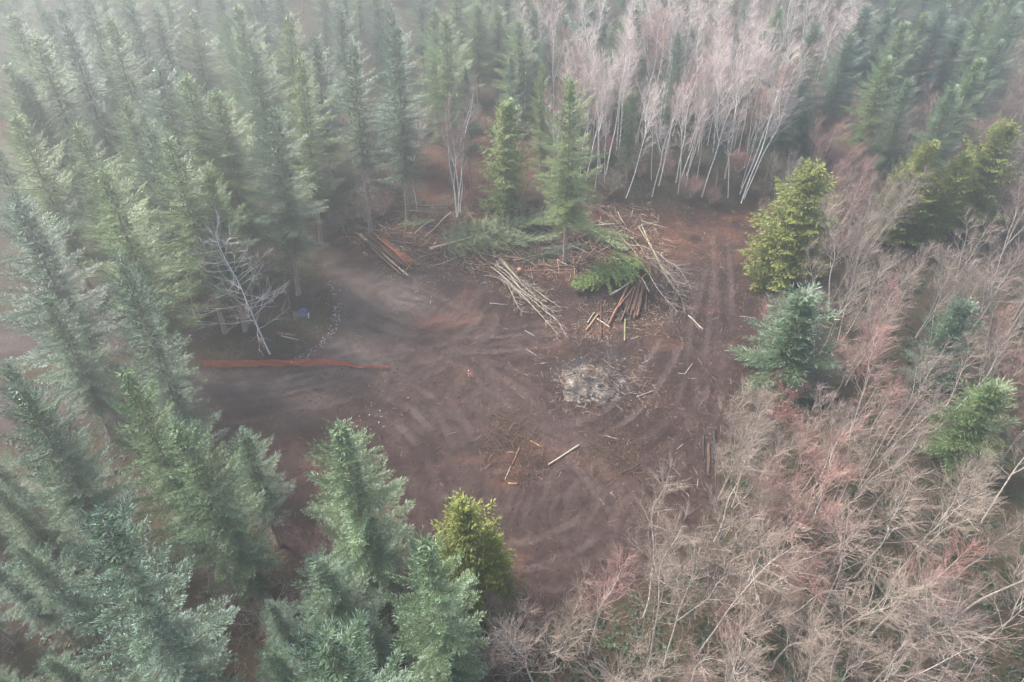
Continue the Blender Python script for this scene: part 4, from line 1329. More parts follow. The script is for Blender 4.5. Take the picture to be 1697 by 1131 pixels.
POLES = [([(140, 140), (330, 195), (480, 370), (640, 480), (820, 620), (1010, 740)], 0.075, 'uppermost bent pole of the pale bundle, its pale butt sticking out'),
         ([(195, 230), (330, 290), (560, 470), (760, 640)], 0.06, 'second pole of the pale bundle, cut short'),
         ([(230, 250), (400, 340), (560, 520), (740, 660), (930, 800)], 0.07, 'third pole of the pale bundle, twiggy at its end'),
         ([(220, 280), (340, 370), (530, 560), (730, 760), (1000, 1060)], 0.08, 'longest pole of the pale bundle reaching furthest onto the soil'),
         ([(330, 370), (420, 500), (500, 680), (580, 790)], 0.065, 'pole splaying away from the pale bundle towards the camera'),
         ([(300, 190), (450, 340), (560, 460), (700, 600), (930, 870)], 0.065, 'greyish pole in the upper part of the pale bundle'),
         ([(320, 160), (500, 380), (640, 480), (850, 650)], 0.07, 'mossy pole on the slash side of the pale bundle'),
         ([(40, 300), (150, 330), (300, 390), (480, 500), (560, 570)], 0.055, 'orange-barked pole at the near side of the pale bundle'),
         ([(340, 380), (450, 500), (620, 600), (820, 770), (950, 870), (1090, 1090)], 0.06, 'curved thin pole with twigs hanging off the bundle end'),
         ([(270, 270), (420, 400), (560, 540), (640, 640)], 0.06, 'straight white pole in the middle of the pale bundle'),
         ([(250, 300), (420, 450), (540, 590), (660, 700)], 0.06, 'thin white pole at the lower middle of the pale bundle'),
         ([(150, 380), (280, 395), (420, 480), (520, 570)], 0.045, 'thin bent branch under the near side of the pale bundle')]
for i, (l, rr, lab) in enumerate(POLES):
    pts = bp(l); z = 0.1 + 0.10 * (i % 4)
    m = len(pts)
    P = [W(q, (z if 0 < j else 0.12) + (0.25 if 0 < j < m - 1 else 0)) for j, q in enumerate(pts)]
    limb('felled_pole', P, rr, 0.018, 'moss_bark' if i == 6 else ('peeled' if i == 7 else 'pole_bark'), lab, 'pole', 'pale bundle of felled poles', sides=7, seed=700 + i, twigs=22 if i not in (1, 9, 10) else 5, twig_len=1.0, wob=0.05, tmat='greytwig')

# felled alders reaching right over the soil
s2 = 0.1944
FELL = [([(95, 185), (200, 370), (330, 610), (440, 760), (490, 915)], 0.10, 'moss_bark', 'mossy felled alder trunk slanting over the soil right of the right pile'),
        ([(120, 165), (210, 370), (300, 540), (420, 730)], 0.075, 'pole_bark', 'pale felled alder lying alongside the mossy one'),
        ([(250, 400), (330, 470), (430, 540), (550, 720)], 0.07, 'pole_bark', 'grey felled alder whose twiggy crown points at lower right'),
        ([(150, 540), (220, 660), (320, 790), (430, 920)], 0.07, 'pole_bark', 'forked felled alder bending round the right pile'),
        ([(50, 290), (120, 380), (180, 470), (240, 530)], 0.06, 'moss_bark', 'spotted felled stem behind the right pile'),
        ([(260, 480), (360, 600), (440, 690)], 0.05, 'pole_bark', 'thin felled branch between the felled alders')]
for i, (l, rr, bk, lab) in enumerate(FELL):
    pts = [(1040 + a * s2, 340 + b * s2) for a, b in l]; m = len(pts)
    P = [W(q, 0.15 + (0.3 if 0 < j < m - 1 else 0)) for j, q in enumerate(pts)]
    limb('felled_alder', P, rr, 0.02, bk, lab, 'felled tree', 'felled alders right of the piles', sides=7, seed=760 + i, twigs=34, twig_len=1.5, wob=0.06, twig_from=0.3)

# other single logs, stems and sticks (pixel ends, radius, bark, label)
SINGLE = [
    ((747, 352), (703, 394), 0.07, 'pole_bark', 'pale pole leaning down from the white alder clump'),
    ((895, 440), (960, 442), 0.13, 'peeled', 'red-barked log lying level left of the lone fir, upper of two'),
    ((869, 449), (960, 447), 0.12, 'peeled', 'red-barked log lying level left of the lone fir, lower of two'),
    ((981, 374), (1030, 371), 0.12, 'pole_bark', 'short pale log behind the slash right of the lone fir'),
    ((860, 405), (955, 418), 0.09, 'pole_bark', 'long pale pole pointing at the trunk of the lone fir'),
    ((869, 403), (902, 384), 0.08, 'pole_bark', 'pale pole tilted up in front of the felled fir crown'),
    ((882, 425), (920, 394), 0.09, 'peeled', 'tan pole crossing the pale one left of the lone fir'),
    ((1012, 427), (1061, 437), 0.06, 'pole_bark', 'thin grey pole over the bright green cut boughs'),
    ((858, 417), (890, 413), 0.09, 'peeled', 'orange log lying behind the crossing poles'),
    ((960, 738), (908, 771), 0.10, 'dead_twig', 'single grey-brown log with forked end lying on open soil'),
    ((861, 742), (849, 771), 0.09, 'peeled', 'reddish broken branch in the left brush patch'),
    ((846, 774), (837, 795), 0.06, 'pole_bark', 'pale branch end at the bottom of the left brush patch'),
    ((842, 802), (858, 802), 0.12, 'cut', 'bright orange wood chunk below the left brush patch'),
    ((1018, 790), (1061, 769), 0.07, 'log_bark', 'thin brown pole in the right brush patch'),
    ((1002, 722), (1027, 729), 0.06, 'pole_bark', 'pale stick above the right brush patch'),
    ((879, 731), (900, 742), 0.06, 'cut', 'yellow split stick beside the left brush patch'),
    ((1055, 658), (1083, 648), 0.06, 'pole_bark', 'pale stick right of the ash heap'),
    ((1136, 619), (1147, 603), 0.035, 'pole_bark', 'upper half of the bent pale stick on the right soil'),
    ((1124, 619), (1136, 620), 0.035, 'pole_bark', 'lower half of the bent pale stick on the right soil'),
    ((1225, 524), (1253, 528), 0.035, 'pole_bark', 'thin stick poking out under the silvery fir'),
    ((1141, 523), (1165, 546), 0.07, 'pole_bark', 'pale stick beyond the tips of the felled alders'),
    ((459, 552), (490, 557), 0.18, 'peeled', 'rotten reddish log below the blue tarp'),
    ((466, 557), (495, 564), 0.09, 'pole_bark', 'split pale log beside the rotten reddish one'),
    ((1175, 735), (1174, 790), 0.16, 'log_bark', 'brown log at the right rim of the soil with orange ends'),
    ((1184, 715), (1182, 768), 0.15, 'char', 'dark log next to the brown one at right rim'),
    ((1166, 722), (1166, 760), 0.10, 'char', 'thin dark log left of the brown one at right rim'),
    ((580, 376), (632, 388), 0.09, 'peeled', 'orange-brown split log behind the left log pile'),
    ((575, 374), (630, 382), 0.07, 'pole_bark', 'pale split rail behind the left log pile'),
    ((620, 388), (665, 362), 0.035, 'pole_bark', 'thin pale stick leaning near the fir with dead branches'),
    ((690, 342), (742, 340), 0.12, 'log_bark', 'brown log in front of the red bare ground behind'),
    ((792, 312), (822, 308), 0.13, 'pole_bark', 'greyish log beside the slim bright cedar'),
    ((718, 405), (765, 425), 0.035, 'pole_bark', 'thin grey stick on the red soil below the felled fir'),
    ((756, 440), (776, 410), 0.035, 'pole_bark', 'slim pole slanting on the red soil, pale'),
    ((872, 579), (890, 590), 0.04, 'pole_bark', 'small curved stick left of the crossing small logs'),
    ((1064, 372), (1090, 368), 0.06, 'pole_bark', 'thin pale stick lying at the rear of the red soil'),
    ((808, 416), (862, 396), 0.06, 'log_bark', 'dark branch slanting under the felled fir crown'),
    ((1015, 640), (1042, 656), 0.05, 'char', 'burnt stick on the right flank of the ash heap'),
    ((880, 500), (905, 492), 0.04, 'pole_bark', 'thin stick lying left of the long pole tips'),
    ((812, 503), (842, 505), 0.035, 'pole_bark', 'curved pale stick below the pale bundle'),
    ((870, 548), (887, 558), 0.035, 'pole_bark', 'bent small stick below the bundle tips'),
]
for i, (a, b, rr, bk, lab) in enumerate(SINGLE):
    nm = 'log' if rr >= 0.085 else 'stick'
    lift = 0.25 if 340 < a[1] < 430 and 690 < a[0] < 1070 else 0.0
    limb(nm, [W(a, rr * 0.75 + lift), W(b, rr * 0.75 + lift)], rr, rr * 0.75, bk, lab, nm, 'single logs and sticks', seed=800 + i, twigs=0, wob=0.05)

# leaning broken stems at the back rim (they stand tilted)
LEANERS = [((803, 368), (-0.05, 0.35), 5.6, 0.13, 'moss_bark', 'mossy broken stem tilted behind the felled fir'),
           ((825, 366), (0.35, 0.35), 7.5, 0.10, 'pole_bark', 'bare grey stem leaning right behind the felled fir'),
           ((852, 358), (0.30, 0.4), 6.5, 0.10, 'pole_bark', 'broken branchy snag leaning right beside the lone fir')]
for i, (b, ln, L, rr, bk, lab) in enumerate(LEANERS):
    p = W(b, -0.1)
    top = p + np.array([math.sin(ln[0]) * L, ln[1] * L * 0.5, L * 0.72])
    if i == 0:
        top = p + np.array([1.6, 1.5, 4.4])
    limb('leaning_stem', [p, (p + top) / 2 + np.array([0.1, 0, 0.1]), top], rr, rr * 0.55, bk, lab, 'dead stem', 'leaning broken stems', seed=870 + i, twigs=0 if i == 0 else (10 if i == 1 else 26), twig_len=1.6, twig_from=0.5)

# ------------------------------------------------------------------ felled green trees in the slash
LYFIR = make_conifer(300, 14, 2.6, 0.16, 'fir', dead=34, flat=0.32, density=1.1, wh=0.5)
LYCED = make_conifer(302, 14, 3.6, 0.08, 'cedar', flat=0.36, density=1.0)


def lay(name, var, a, b, dz, label, roll=0.0, matswap=None, wide=1.0):
    p = W(a, dz); q = W(b, dz + 0.25)
    d = Vector(q - p); h = d.length
    o = empty(name, tuple(p))
    o.rotation_mode = 'QUATERNION'
    zax = d.normalized()
    xax = Vector((0, 0, 1)).cross(zax).normalized()          # wide axis stays level
    yax = zax.cross(xax)
    o.rotation_quaternion = Matrix((xax, yax, zax)).transposed().to_quaternion()
    s = h / var['H']
    o.scale = (s * wide, s, s)
    for pn, me in var['parts'].items():
        if matswap and pn == 'crown':
            me = me.copy(); me.materials[0] = matswap
        obj(pn, me, o)
    tag(o, label, 'felled tree', 'felled green trees in the slash')
    return o


lay('felled_fir', LYFIR, (712, 412), (925, 352), 1.25, 'felled fir with splintered orange butt lying across the slash', wide=1.25, matswap=M['cut_fir'])
lay('felled_fir', LYFIR, (948, 362), (1040, 415), 0.9, 'blue-green felled fir top right of the lone fir', wide=1.2, matswap=M['cut_fir'])
lay('felled_cedar', LYCED, (1064, 436), (948, 474), 0.75, 'bright yellow-green cut cedar lying left of the right log pile', matswap=M['cut_cedar'], wide=1.25)
lay('felled_fir', LYFIR, (850, 432), (965, 405), 0.4, 'cut fir boughs lying at the foot of the lone fir', wide=0.9)
lay('felled_fir', LYFIR, (770, 405), (925, 392), 1.0, 'greyish green felled fir in front of the splintered one', wide=1.0, matswap=M['cut_fir'])

lay('felled_fir', LYFIR, (735, 388), (840, 362), 0.8, 'pale green bough heap beside the tilted mossy stem', wide=1.1, matswap=M['cut_fir'])
lay('felled_fir', LYFIR, (1050, 395), (975, 380), 0.5, 'small pale green bough right behind the lone slash fir', wide=1.2, matswap=M['cut_fir'])
lay('felled_fir', LYFIR, (660, 372), (720, 366), 0.4, 'short green bough between log pile and white alder clump', wide=1.3, matswap=M['cut_fir'])

# stumps with fresh orange wood
STUMP = [(887, 434, 0.32, 'orange stump left of the lone fir, upper one'), (861, 450, 0.36, 'reddish stump at the end of the level log'),
         (688, 378, 0.34, 'splintered reddish stump right of the log pile'), (606, 423, 0.30, 'broken red stump in front of the left log pile'),
         (722, 408, 0.3, 'shattered orange stump at the butt of the felled fir'), (820, 423, 0.28, 'small red stump behind the pale pole butts')]
for i, (u, v, rr, lab) in enumerate(STUMP):
    p = W((u, v), 0); rr *= 0.75
    r = np.random.default_rng(900 + i); n = 14
    th = np.arange(n) * 2 * math.pi / n
    ring = lambda rad, z, j: np.stack([np.cos(th) * rad * (1 + r.normal(0, j, n)), np.sin(th) * rad * (1 + r.normal(0, j, n)), z + r.normal(0, 0.02, n)], 1)
    V = np.concatenate([ring(rr * 1.7, -0.1, 0.18), ring(rr * 1.15, 0.12, 0.08), ring(rr, 0.4, 0.06), ring(rr * 0.85, 0.42 + 0.1 * r.uniform(), 0.22), np.array([[0, 0, 0.40]])])
    f = []
    for k in range(3):
        for j in range(n):
            f.append((k * n + j, k * n + (j + 1) % n, (k + 1) * n + (j + 1) % n, (k + 1) * n + j))
    tri = [(3 * n + j, 3 * n + (j + 1) % n, 4 * n) for j in range(n)]
    me = mesh_from('stump', V, [(np.array(f), 0), (np.array(tri), 1)], [M['peeled'], M['cut']], {'tint': np.full(len(V), 0.6)})
    o = obj('stump', me); o.location = p; o.rotation_euler = (r.normal(0, 0.15), r.normal(0, 0.15), 0)
    tag(o, lab, 'stump', 'stumps in the slash')


# ------------------------------------------------------------------ burn pile
def build_ash():
    c = W((985, 634), 0)
    r = np.random.default_rng(41)
    n = 84
    xs = np.linspace(-6.5, 6.5, n); X, Y = np.meshgrid(xs, xs * 0.85)
    x = X.ravel(); y = Y.ravel()
    rr = np.hypot(x / 3.6, y / 2.8) + 0.8 * fbm(x / 1.6 + 9, y / 1.6, 81)
    hgtm = 0.85 * sstep(1.0, 0.15, rr) * (0.8 + 0.9 * fbm(x / 0.9, y / 0.9, 83)) + 0.10 * fbm(x / 0.3, y / 0.3, 85, 2) * sstep(1.0, 0.6, rr)
    z = hgtm - 0.35 * sstep(0.80, 1.15, rr) + 0.16 * fbm(x / 0.7, y / 0.7, 87) * sstep(0.5, 0.9, rr) - 0.01
    base = hgt(x + c[0], y + c[1]) - c[2]
    idx = np.arange(n * n).reshape(n, n)
    q = np.stack([idx[:-1, :-1], idx[:-1, 1:], idx[1:, 1:], idx[1:, :-1]], -1).reshape(-1, 4)
    keep = (rr[q] < 1.15).any(1)
    m, N, L, b = mat('ash')
    tc = N.new('ShaderNodeTexCoord')
    mpa = N.new('ShaderNodeMapping'); mpa.inputs['Location'].default_value = (3.1, 1.7, 0.4); L.new(tc.outputs['Object'], mpa.inputs[0])
    n1 = noise(N, L, 0.55, 9, mpa.outputs[0], 0.82)
    n2 = noise(N, L, 5, 5, tc.outputs['Object'], 0.75)
    r1 = ramp(N, [(0.30, (0.020, 0.020, 0.021)), (0.44, (0.040, 0.036, 0.034)), (0.50, (0.075, 0.060, 0.050)), (0.56, (0.12, 0.10, 0.085)), (0.62, (0.23, 0.205, 0.185)), (0.67, (0.32, 0.30, 0.28)), (0.74, (0.07, 0.055, 0.04))])
    L.new(n1.outputs[0], r1.inputs[0])
    r2 = ramp(N, [(0.3, (0.4, 0.4, 0.42)), (0.5, (1, 1, 1)), (0.66, (1.5, 1.5, 1.5))]); L.new(n2.outputs[0], r2.inputs[0])
    cc = mixc(N, L, 0.85, r1.outputs[0], r2.outputs[0], 'MULTIPLY')
    L.new(cc, b.inputs['Base Color']); b.inputs['Roughness'].default_value = 0.95
    bump(N, L, n2.outputs[0], 0.8, 0.1, b)
    root = empty('ash_heap', tuple(c))
    tag(root, 'white and grey ash heap with burnt sticks on the bare soil', 'ash heap')
    me = mesh_from('ash', np.stack([x, y, z + base], 1), [(q[keep], 0)], [m], None, True)
    obj('ash', me, root)
    # burnt sticks, in several looks
    for pn, mt, cnt, rad in (('charred_sticks', 'char', 130, 0.035), ('pale_sticks', 'debris', 130, 0.022)):
        P = []; T = []
        for k in range(cnt):
            a = r.uniform(0, 6.28); d = r.uniform(0, 1) ** 0.6 * 3.8
            px, py = math.cos(a) * d * 1.05 + 0.4, math.sin(a) * d * 0.8
            zz = 0.80 * float(sstep(1.0, 0.15, np.array([math.hypot(px / 4, py / 3.1)]))[0]) + 0.03
            an = r.uniform(0, 6.28) if r.uniform() < 0.4 else r.normal(2.5, 0.5)
            l = r.uniform(0.3, 1.4); e = np.array([math.cos(an) * l, math.sin(an) * l, r.normal(0, 0.12) * l])
            p0 = np.array([px, py, zz]) - e / 2; p1 = p0 + e; p0[2] = max(p0[2], 0.04); p1[2] = max(p1[2], 0.04)
            P.append([p0, (p0 + p1) / 2 + r.normal(0, 0.03, 3), p1]); T.append(r.uniform(0.2, 1))
        mb = MB(); mb.tube(np.array(P), np.array([[rad, rad, rad * 0.6]] * cnt) * r.uniform(0.5, 1.4, (cnt, 1)), 4, 0, np.array(T))
        o = obj(pn, mb.mesh(pn, [M[mt]]), root); o['kind'] = 'stuff'


build_ash()


# ------------------------------------------------------------------ scattered wood debris (stuff) and two brush patches
def stick_field(name, specs, label, cat, kind='stuff', seed=0, thing=False):
    r = np.random.default_rng(seed)
    P = []; Rd = []; T = []
    for (poly, n, lmin, lmax, rad, tlo, thi, up) in specs:
        px = np.array(polyw(poly)); lo = px.min(0); hi = px.max(0); k = 0; guard = 0
        while k < n and guard < 60:
            guard += 1
            x = r.uniform(lo[0], hi[0], n); y = r.uniform(lo[1], hi[1], n)
            ok = sdf([tuple(a) for a in px], x, y) + 1.0 * fbm(x / 2, y / 2, 91) < 0
            x = x[ok][:n - k]; y = y[ok][:n - k]
            m = len(x)
            if m == 0: continue
            an = r.uniform(0, 6.28, m); l = lmin + (lmax - lmin) * r.uniform(0, 1, m) ** 2.2
            z = hgt(x, y) + rad + 0.02 + r.uniform(0, 1, m) * up
            e = np.stack([np.cos(an) * l, np.sin(an) * l, r.normal(0, 0.10 + 0.25 * up, m) * l], 1)
            c = np.stack([x, y, z], 1)
            q = np.stack([c - e / 2, c + r.normal(0, 0.06, (m, 3)) * l[:, None], c + e / 2], 1)
            gz = hgt(q[:, :, 0].ravel(), q[:, :, 1].ravel()).reshape(m, 3) + 0.01
            q[:, :, 2] = np.maximum(q[:, :, 2], gz)
            P.append(q); rr = rad * r.uniform(0.5, 1.5, (m, 1)); Rd.append(rr * np.array([[1, 0.9, 0.5]])); T.append(np.clip(r.uniform(tlo, thi, m) + r.normal(0, 0.1, m), 0, 1))
            k += m
    mb = MB(); mb.tube(np.concatenate(P), np.concatenate(Rd), 3, 0, np.concatenate(T))
    o = obj(name, mb.mesh(name, [M['debris']]))
    tag(o, label, cat, kind=kind)
    return o


ALLC = [(420, 640), (560, 560), (560, 430), (700, 360), (1250, 350), (1265, 520), (1230, 690), (1190, 830), (1080, 960), (860, 1010), (620, 990), (450, 860)]
SLASHP = [(560, 380), (700, 345), (1080, 340), (1110, 420), (1060, 470), (940, 470), (840, 450), (740, 450), (690, 450), (580, 410)]
stick_field('wood_debris', [
    (ALLC, 2600, 0.08, 0.9, 0.012, 0.1, 0.9, 0.0),
    ([(930, 480), (1100, 470), (1250, 360), (1265, 600), (1180, 800), (1060, 930), (960, 800), (800, 790), (780, 690), (900, 560)], 2300, 0.1, 1.1, 0.014, 0.1, 1.0, 0.0),
    (SLASHP, 3800, 0.15, 1.8, 0.018, 0.2, 1.0, 0.35),
    (SLASHP, 900, 0.6, 3.6, 0.030, 0.3, 1.0, 0.5),
    ([(690, 425), (760, 380), (960, 360), (1060, 400), (1050, 440), (900, 450), (760, 440)], 260, 1.5, 5.0, 0.045, 0.35, 1.0, 0.6),
    ([(600, 400), (690, 440), (800, 430), (920, 470), (900, 520), (780, 470), (640, 470)], 700, 0.1, 0.8, 0.02, 0.4, 1.0, 0.05),
    ([(960, 500), (1100, 500), (1110, 560), (950, 570)], 700, 0.1, 1.1, 0.016, 0.3, 1.0, 0.1),
    ([(900, 600), (1080, 590), (1110, 680), (940, 690)], 500, 0.1, 1.2, 0.016, 0.3, 1.0, 0.08),
    ([(1060, 345), (1260, 350), (1250, 420), (1100, 430)], 700, 0.1, 0.9, 0.014, 0.2, 0.9, 0.03),
], 'small twigs, bark and splinters strewn over the soil', 'wood debris', seed=61)
stick_field('brush_patch', [([(810, 690), (855, 655), (900, 720), (905, 790), (850, 805), (800, 760)], 700, 0.3, 2.0, 0.014, 0.0, 0.42, 0.3)],
            'left of two dark brush patches on the soil below the ash heap', 'brush patch', seed=62)
stick_field('brush_patch', [([(975, 720), (1030, 700), (1075, 740), (1065, 790), (1000, 800), (960, 770)], 450, 0.3, 1.7, 0.013, 0.0, 0.42, 0.22)],
            'right of two brush patches on the soil below the ash heap', 'brush patch', seed=63)


# pale stones along the bank of the drive
def build_stones():
    r = np.random.default_rng(71)
    lines = [([(545, 470), (556, 505), (552, 545), (520, 580), (480, 602)], 420, 0.35), ([(690, 430), (720, 470), (680, 510)], 60, 1.2), ([(610, 665), (650, 690)], 40, 1.5)]
    V = []; F = []; k = 0; T = []
    for ln, n, spr in lines:
        c = dense_line([G(u, v)[:2] for u, v in ln], 0.1)
        for _ in range(n):
            p = c[r.integers(0, len(c))] + r.normal(0, spr, 2)
            s = 0.03 + 0.10 * r.uniform() ** 3
            z = hz(p[0], p[1])
            vv = np.array([[1, 0, 0], [-1, 0, 0], [0, 1, 0], [0, -1, 0], [0, 0, 1], [0, 0, -1]]) * s * r.uniform(0.6, 1.3, (6, 1))
            V.append(vv + np.array([p[0], p[1], z + s * 0.4 + 0.05])); F.append(np.array([[0, 2, 4], [2, 1, 4], [1, 3, 4], [3, 0, 4], [2, 0, 5], [1, 2, 5], [3, 1, 5], [0, 3, 5]]) + k * 6); k += 1
            T += [r.uniform(0.3, 1)] * 6
    m = bark_mat('stone', (0.22, 0.19, 0.17), (0.32, 0.29, 0.27), (0.45, 0.42, 0.40), 5, 1)
    tag(obj('gravel', mesh_from('gravel', np.concatenate(V), [(np.concatenate(F), 0)], [m], {'tint': np.array(T)})), 'pale stones along the bank of the drive', 'gravel', kind='stuff')


build_stones()


def build_clods():
    r = np.random.default_rng(73)
    N = 30000
    x = r.uniform(-32, 32, N); y = r.uniform(18, 86, N)
    d = sdf(CLEAR, x, y)
    dens = sstep(0.0, -1.0, d) * np.clip(0.25 + 1.8 * fbm(x / 3, y / 3, 95), 0.03, 1)
    k = np.where(r.uniform(0, 1, N) < dens)[0][:4200]
    x = x[k]; y = y[k]; n = len(k)
    sz = 0.025 + 0.085 * r.uniform(0, 1, n) ** 3
    base = np.array([[1, 0, 0], [-1, 0, 0], [0, 1, 0], [0, -1, 0], [0, 0, 0.8], [0, 0, -0.8]])
    V = base[None] * sz[:, None, None] * r.uniform(0.6, 1.35, (n, 6, 1)) + np.stack([x, y, hgt(x, y) + 0.02 + sz * 0.25], 1)[:, None]
    F = np.array([[0, 2, 4], [2, 1, 4], [1, 3, 4], [3, 0, 4], [2, 0, 5], [1, 2, 5], [3, 1, 5], [0, 3, 5]])[None] + (np.arange(n) * 6)[:, None, None]
    m = bark_mat('soil_clod', (0.045, 0.028, 0.023), (0.080, 0.051, 0.042), (0.13, 0.088, 0.073), 6, 1)
    tag(obj('soil_clods', mesh_from('soil_clods', V.reshape(-1, 3), [(F.reshape(-1, 3), 0)], [m], {'tint': np.repeat(r.uniform(0, 1, n), 6)})),
        'brown earth clods strewn over the churned soil', 'dirt', kind='stuff')


build_clods()


# ------------------------------------------------------------------ orange barrier fence
def plain(name, colr, rough=0.6, var=0.0):
    m, N, L, b = mat(name)
    tc = N.new('ShaderNodeTexCoord')
    n = noise(N, L, 3.5, 4, tc.outputs['Object'])
    r = ramp(N, [(0.3, tuple(c * (1 - var) for c in colr)), (0.7, tuple(min(1, c * (1 + var)) for c in colr))])
    L.new(n.outputs[0], r.inputs[0]); L.new(r.outputs[0], b.inputs['Base Color'])
    b.inputs['Roughness'].default_value = rough
    return m


def build_fence():
    ln = [(338, 607), (375, 607), (430, 606), (500, 605), (545, 604), (570, 606), (600, 608), (632, 610), (644, 606)]
    c = dense_line([G(u, v)[:2] for u, v in ln], 0.13)
    n = len(c)
    arc = np.concatenate([[0], np.cumsum(np.linalg.norm(np.diff(c, axis=0), axis=1))]); t = arc / arc[-1]
    H0 = 1.0
    r = np.random.default_rng(81)
    sag = 0.10 * np.abs(np.sin(arc * math.pi / 2.4)) + 0.10 * (fbm(arc / 1.5, arc * 0, 5))
    top = H0 * np.where(t < 0.73, 1.0, 1.0 - 0.45 * sstep(0.73, 0.82, t)) - sag
    top[t > 0.985] *= 0.6
    leanv = np.where(t < 0.73, 0.05, 0.35) * (1 + 0.5 * np.sin(arc * 2.1))
    rows = 10
    grid = np.zeros((rows + 1, n, 3))
    bz = hgt(c[:, 0], c[:, 1])
    for j in range(rows + 1):
        f = j / rows
        grid[j, :, 0] = c[:, 0] + 0.05 * np.sin(arc * 3 + j * 0.4)
        grid[j, :, 1] = c[:, 1] - leanv * f * 0.9 + 0.06 * np.sin(arc * 2.3 + j * 0.5)
        grid[j, :, 2] = bz + 0.06 + top * f
    root = empty('barrier_fence', (float(c[0, 0]), float(c[0, 1]), float(bz[0])))
    tag(root, 'orange plastic mesh barrier fence sagging at its end beside the drive', 'fence')
    o0 = np.array(root.location)
    V = []; F = []; k = 0
    wv = 0.016
    for j in range(rows + 1):                                   # level strands
        a = grid[j] + np.array([0, 0, wv]); b = grid[j] - np.array([0, 0, wv])
        V.append(np.stack([a, b], 1).reshape(-1, 3)); i = np.arange(n - 1) * 2 + k
        F.append(np.stack([i, i + 1, i + 3, i + 2], 1)); k += 2 * n
    for i0 in range(n):                                         # upright strands
        g = grid[:, i0]; tt = c[min(i0 + 1, n - 1)] - c[max(i0 - 1, 0)]; tt = tt / np.linalg.norm(tt) * 0.016
        a = g + np.array([tt[0], tt[1], 0.0]) + np.array([0, -0.004, 0]); b = g - np.array([tt[0], tt[1], 0.0]) + np.array([0, -0.004, 0])
        V.append(np.stack([a, b], 1).reshape(-1, 3)); i = np.arange(rows) * 2 + k
        F.append(np.stack([i, i + 1, i + 3, i + 2], 1)); k += 2 * (rows + 1)
    me = mesh_from('netting', np.concatenate(V) - o0, [(np.concatenate(F), 0)], [plain('orange_plastic', (0.95, 0.17, 0.06), 0.5, 0.15)])
    obj('netting', me, root)
    pm = plain('steel_post', (0.16, 0.13, 0.11), 0.6, 0.2)
    for d in np.arange(0.3, arc[-1] * 0.985, 2.4):
        i = int(np.argmin(np.abs(arc - d)))
        mb = MB(); z1 = top[i] + 0.12
        mb.tube(np.array([[0, 0, -0.2], [0, -leanv[i] * 0.45, z1 * 0.5], [0, -leanv[i] * 0.9, z1]]), np.array([0.025, 0.025, 0.022]), 6, 0, 0.5, caps=0)
        p = obj('post', mb.mesh('post', [pm]), root)
        p.location = (c[i, 0] - o0[0], c[i, 1] + 0.06 - o0[1], bz[i] - o0[2])


build_fence()

# survey stakes
pink = plain('pink_flagging', (0.85, 0.18, 0.30), 0.6, 0.1)
lath = plain('pale_lath', (0.80, 0.55, 0.52), 0.7, 0.1)
for i, (u, v, h, lab) in enumerate([(777, 625, 0.95, 'taller pink-topped survey stake on the open soil'), (780, 625, 0.5, 'shorter pink survey stake beside the taller one')]):
    p = GP(u, v)
    root = empty('survey_stake', tuple(p))
    tag(root, lab, 'survey stake', 'pair of pink survey stakes')
    mb = MB(); mb.tube(np.array([[0, 0, -0.15], [0.01, 0, h * 0.5], [0.02, 0, h]]), np.array([0.05, 0.05, 0.045]), 4, 0, 0.5, caps=0)
    obj('stake', mb.mesh('stake', [lath]), root)
    mb = MB(); mb.tube(np.array([[0.013, 0, h * 0.62], [0.02, 0, h * 0.98]]), np.array([0.065, 0.06]), 6, 0, 0.5, caps=0)
    P = np.array([[0.05, 0, h * 0.85], [0.13, -0.03, h * 0.72], [0.16, -0.05, h * 0.5]])
    mb.tube(P, np.array([0.025, 0.03, 0.02]), 4, 0, 0.5)
    obj('ribbon', mb.mesh('ribbon', [pink]), root)


# blue tarp bundle on a grey sheet
def cloth(name, w_, d_, hh, m, seed, nx=26):
    r = np.random.default_rng(seed)
    x = np.linspace(-1, 1, nx); X, Y = np.meshgrid(x, x); X = X.ravel(); Y = Y.ravel()
    rr = np.maximum(np.abs(X), np.abs(Y))
    z = hh * sstep(1.0, 0.35, rr) * (0.75 + 0.7 * fbm(X * 2.5 + seed, Y * 2.5, seed)) + 0.06 * fbm(X * 6, Y * 6, seed + 3) + 0.05
    wx = 1 + 0.25 * fbm(Y * 1.7 + seed, X * 0.4, seed + 7)
    V = np.stack([X * w_ * wx, Y * d_ * (1 + 0.25 * fbm(X * 1.9, Y * 0.3 + seed, seed + 9)), z], 1)
    idx = np.arange(nx * nx).reshape(nx, nx)
    q = np.stack([idx[:-1, :-1], idx[:-1, 1:], idx[1:, 1:], idx[1:, :-1]], -1).reshape(-1, 4)
    me = mesh_from(name, V, [(q, 0)], [m], None, False)
    o = obj(name, me)
    md = o.modifiers.new('thick', 'SOLIDIFY'); md.thickness = 0.012
    return o


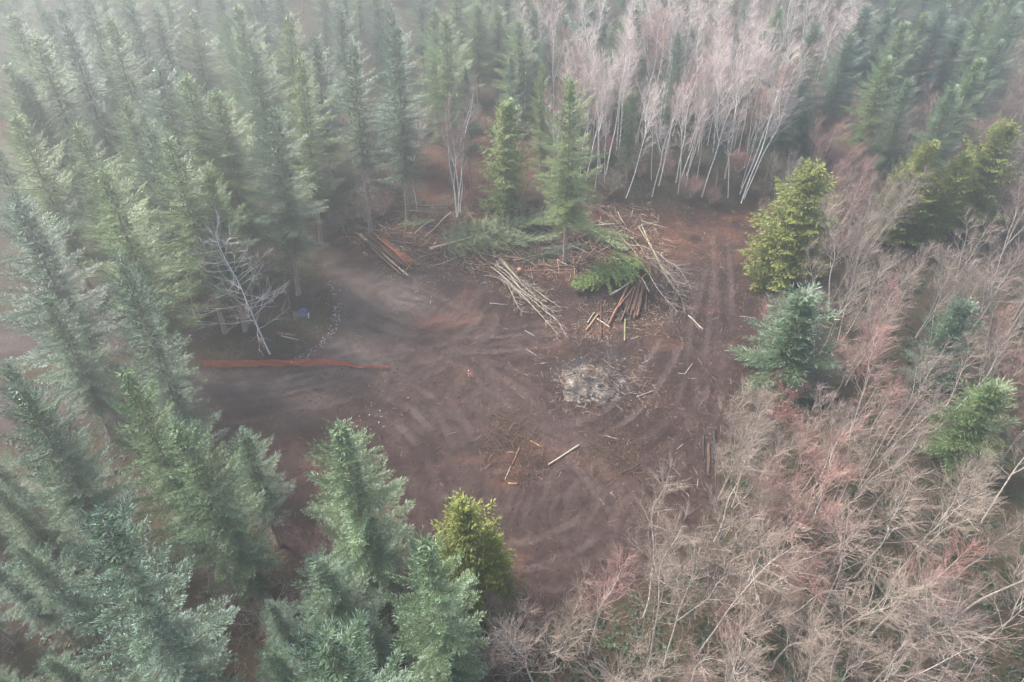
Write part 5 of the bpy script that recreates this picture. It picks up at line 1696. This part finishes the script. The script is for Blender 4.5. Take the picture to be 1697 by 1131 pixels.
p = GP(499, 521)
o = cloth('grey_tarp', 0.85, 0.7, 0.34, plain('grey_tarp', (0.05, 0.057, 0.065), 0.6, 0.4), 5); o.location = p; o.rotation_euler = (0, 0, 0.3)
tag(o, 'crumpled grey tarp over a low heap under the corner fir', 'tarp')
p = GP(503, 519)
o = cloth('blue_tarp', 0.34, 0.32, 0.26, plain('blue_tarp', (0.04, 0.07, 0.24), 0.5, 0.4), 8); o.location = p + np.array([0, 0, 0.33]); o.rotation_euler = (0.1, 0, 0.7)
tag(o, 'small bright blue tarp bundle lying on the grey tarp', 'tarp')
limb('stick', [GP(512, 528, 0.05), GP(511, 519, 0.3)], 0.035, 0.03, 'pale_bark', 'white stick standing at the corner of the grey tarp', 'stick', seed=990)

# labels of the crowds: nearest landmark, side and rank
buckets = {}
for o, base, u, v in AUTO:
    L0 = min(LANDMARKS, key=lambda l: (l[1] - u) ** 2 + (l[2] - v) ** 2)
    du, dv = u - L0[1], v - L0[2]
    side = ('right of' if du > 0 else 'left of') if abs(du) > abs(dv) else ('below' if dv > 0 else 'above')
    buckets.setdefault((base, L0[0], side), []).append((math.hypot(du, dv), o))
for (base, lm, side), lst in buckets.items():
    lst.sort(key=lambda t: t[0])
    for i, (_, o) in enumerate(lst):
        o['label'] = '{}, {}nearest {} the {}'.format(base, '' if i == 0 else ordn(min(i, 23)) + ' ', side, lm)

# ------------------------------------------------------------------ haze
me = bpy.data.meshes.new('haze')
x0, x1, y0, y1, z0, z1 = -470, 470, -470, 470, -2.5, 52.0
vv = [(x, y, z) for z in (z0, z1) for y in (y0, y1) for x in (x0, x1)]
me.from_pydata(vv, [], [(0, 2, 3, 1), (4, 5, 7, 6), (0, 1, 5, 4), (1, 3, 7, 5), (3, 2, 6, 7), (2, 0, 4, 6)])
hm = bpy.data.materials.new('haze')
hm.use_nodes = True
for n in list(hm.node_tree.nodes):
    if n.type == 'BSDF_PRINCIPLED':
        hm.node_tree.nodes.remove(n)
pv = hm.node_tree.nodes.new('ShaderNodeVolumePrincipled')
pv.inputs['Color'].default_value = (0.92, 0.97, 0.96, 1)
pv.inputs['Density'].default_value = HAZE_DENSITY
pv.inputs['Anisotropy'].default_value = 0.75
hm.node_tree.links.new(pv.outputs[0], hm.node_tree.nodes['Material Output'].inputs['Volume'])
me.materials.append(hm)
hm.cycles.volume_sampling = 'DISTANCE'
hm.cycles.homogeneous_volume = True
o = obj('haze', me)
tag(o, 'pale morning mist hanging over the whole forest', 'haze', kind='stuff')
print('TRIS', sum(sum(len(pl.vertices) - 2 for pl in m.polygons) if len(m.polygons) < 20000 else len(m.loops) - 2 * len(m.polygons) for m in bpy.data.meshes), 'OBJ', len(bpy.data.objects), COUNT)
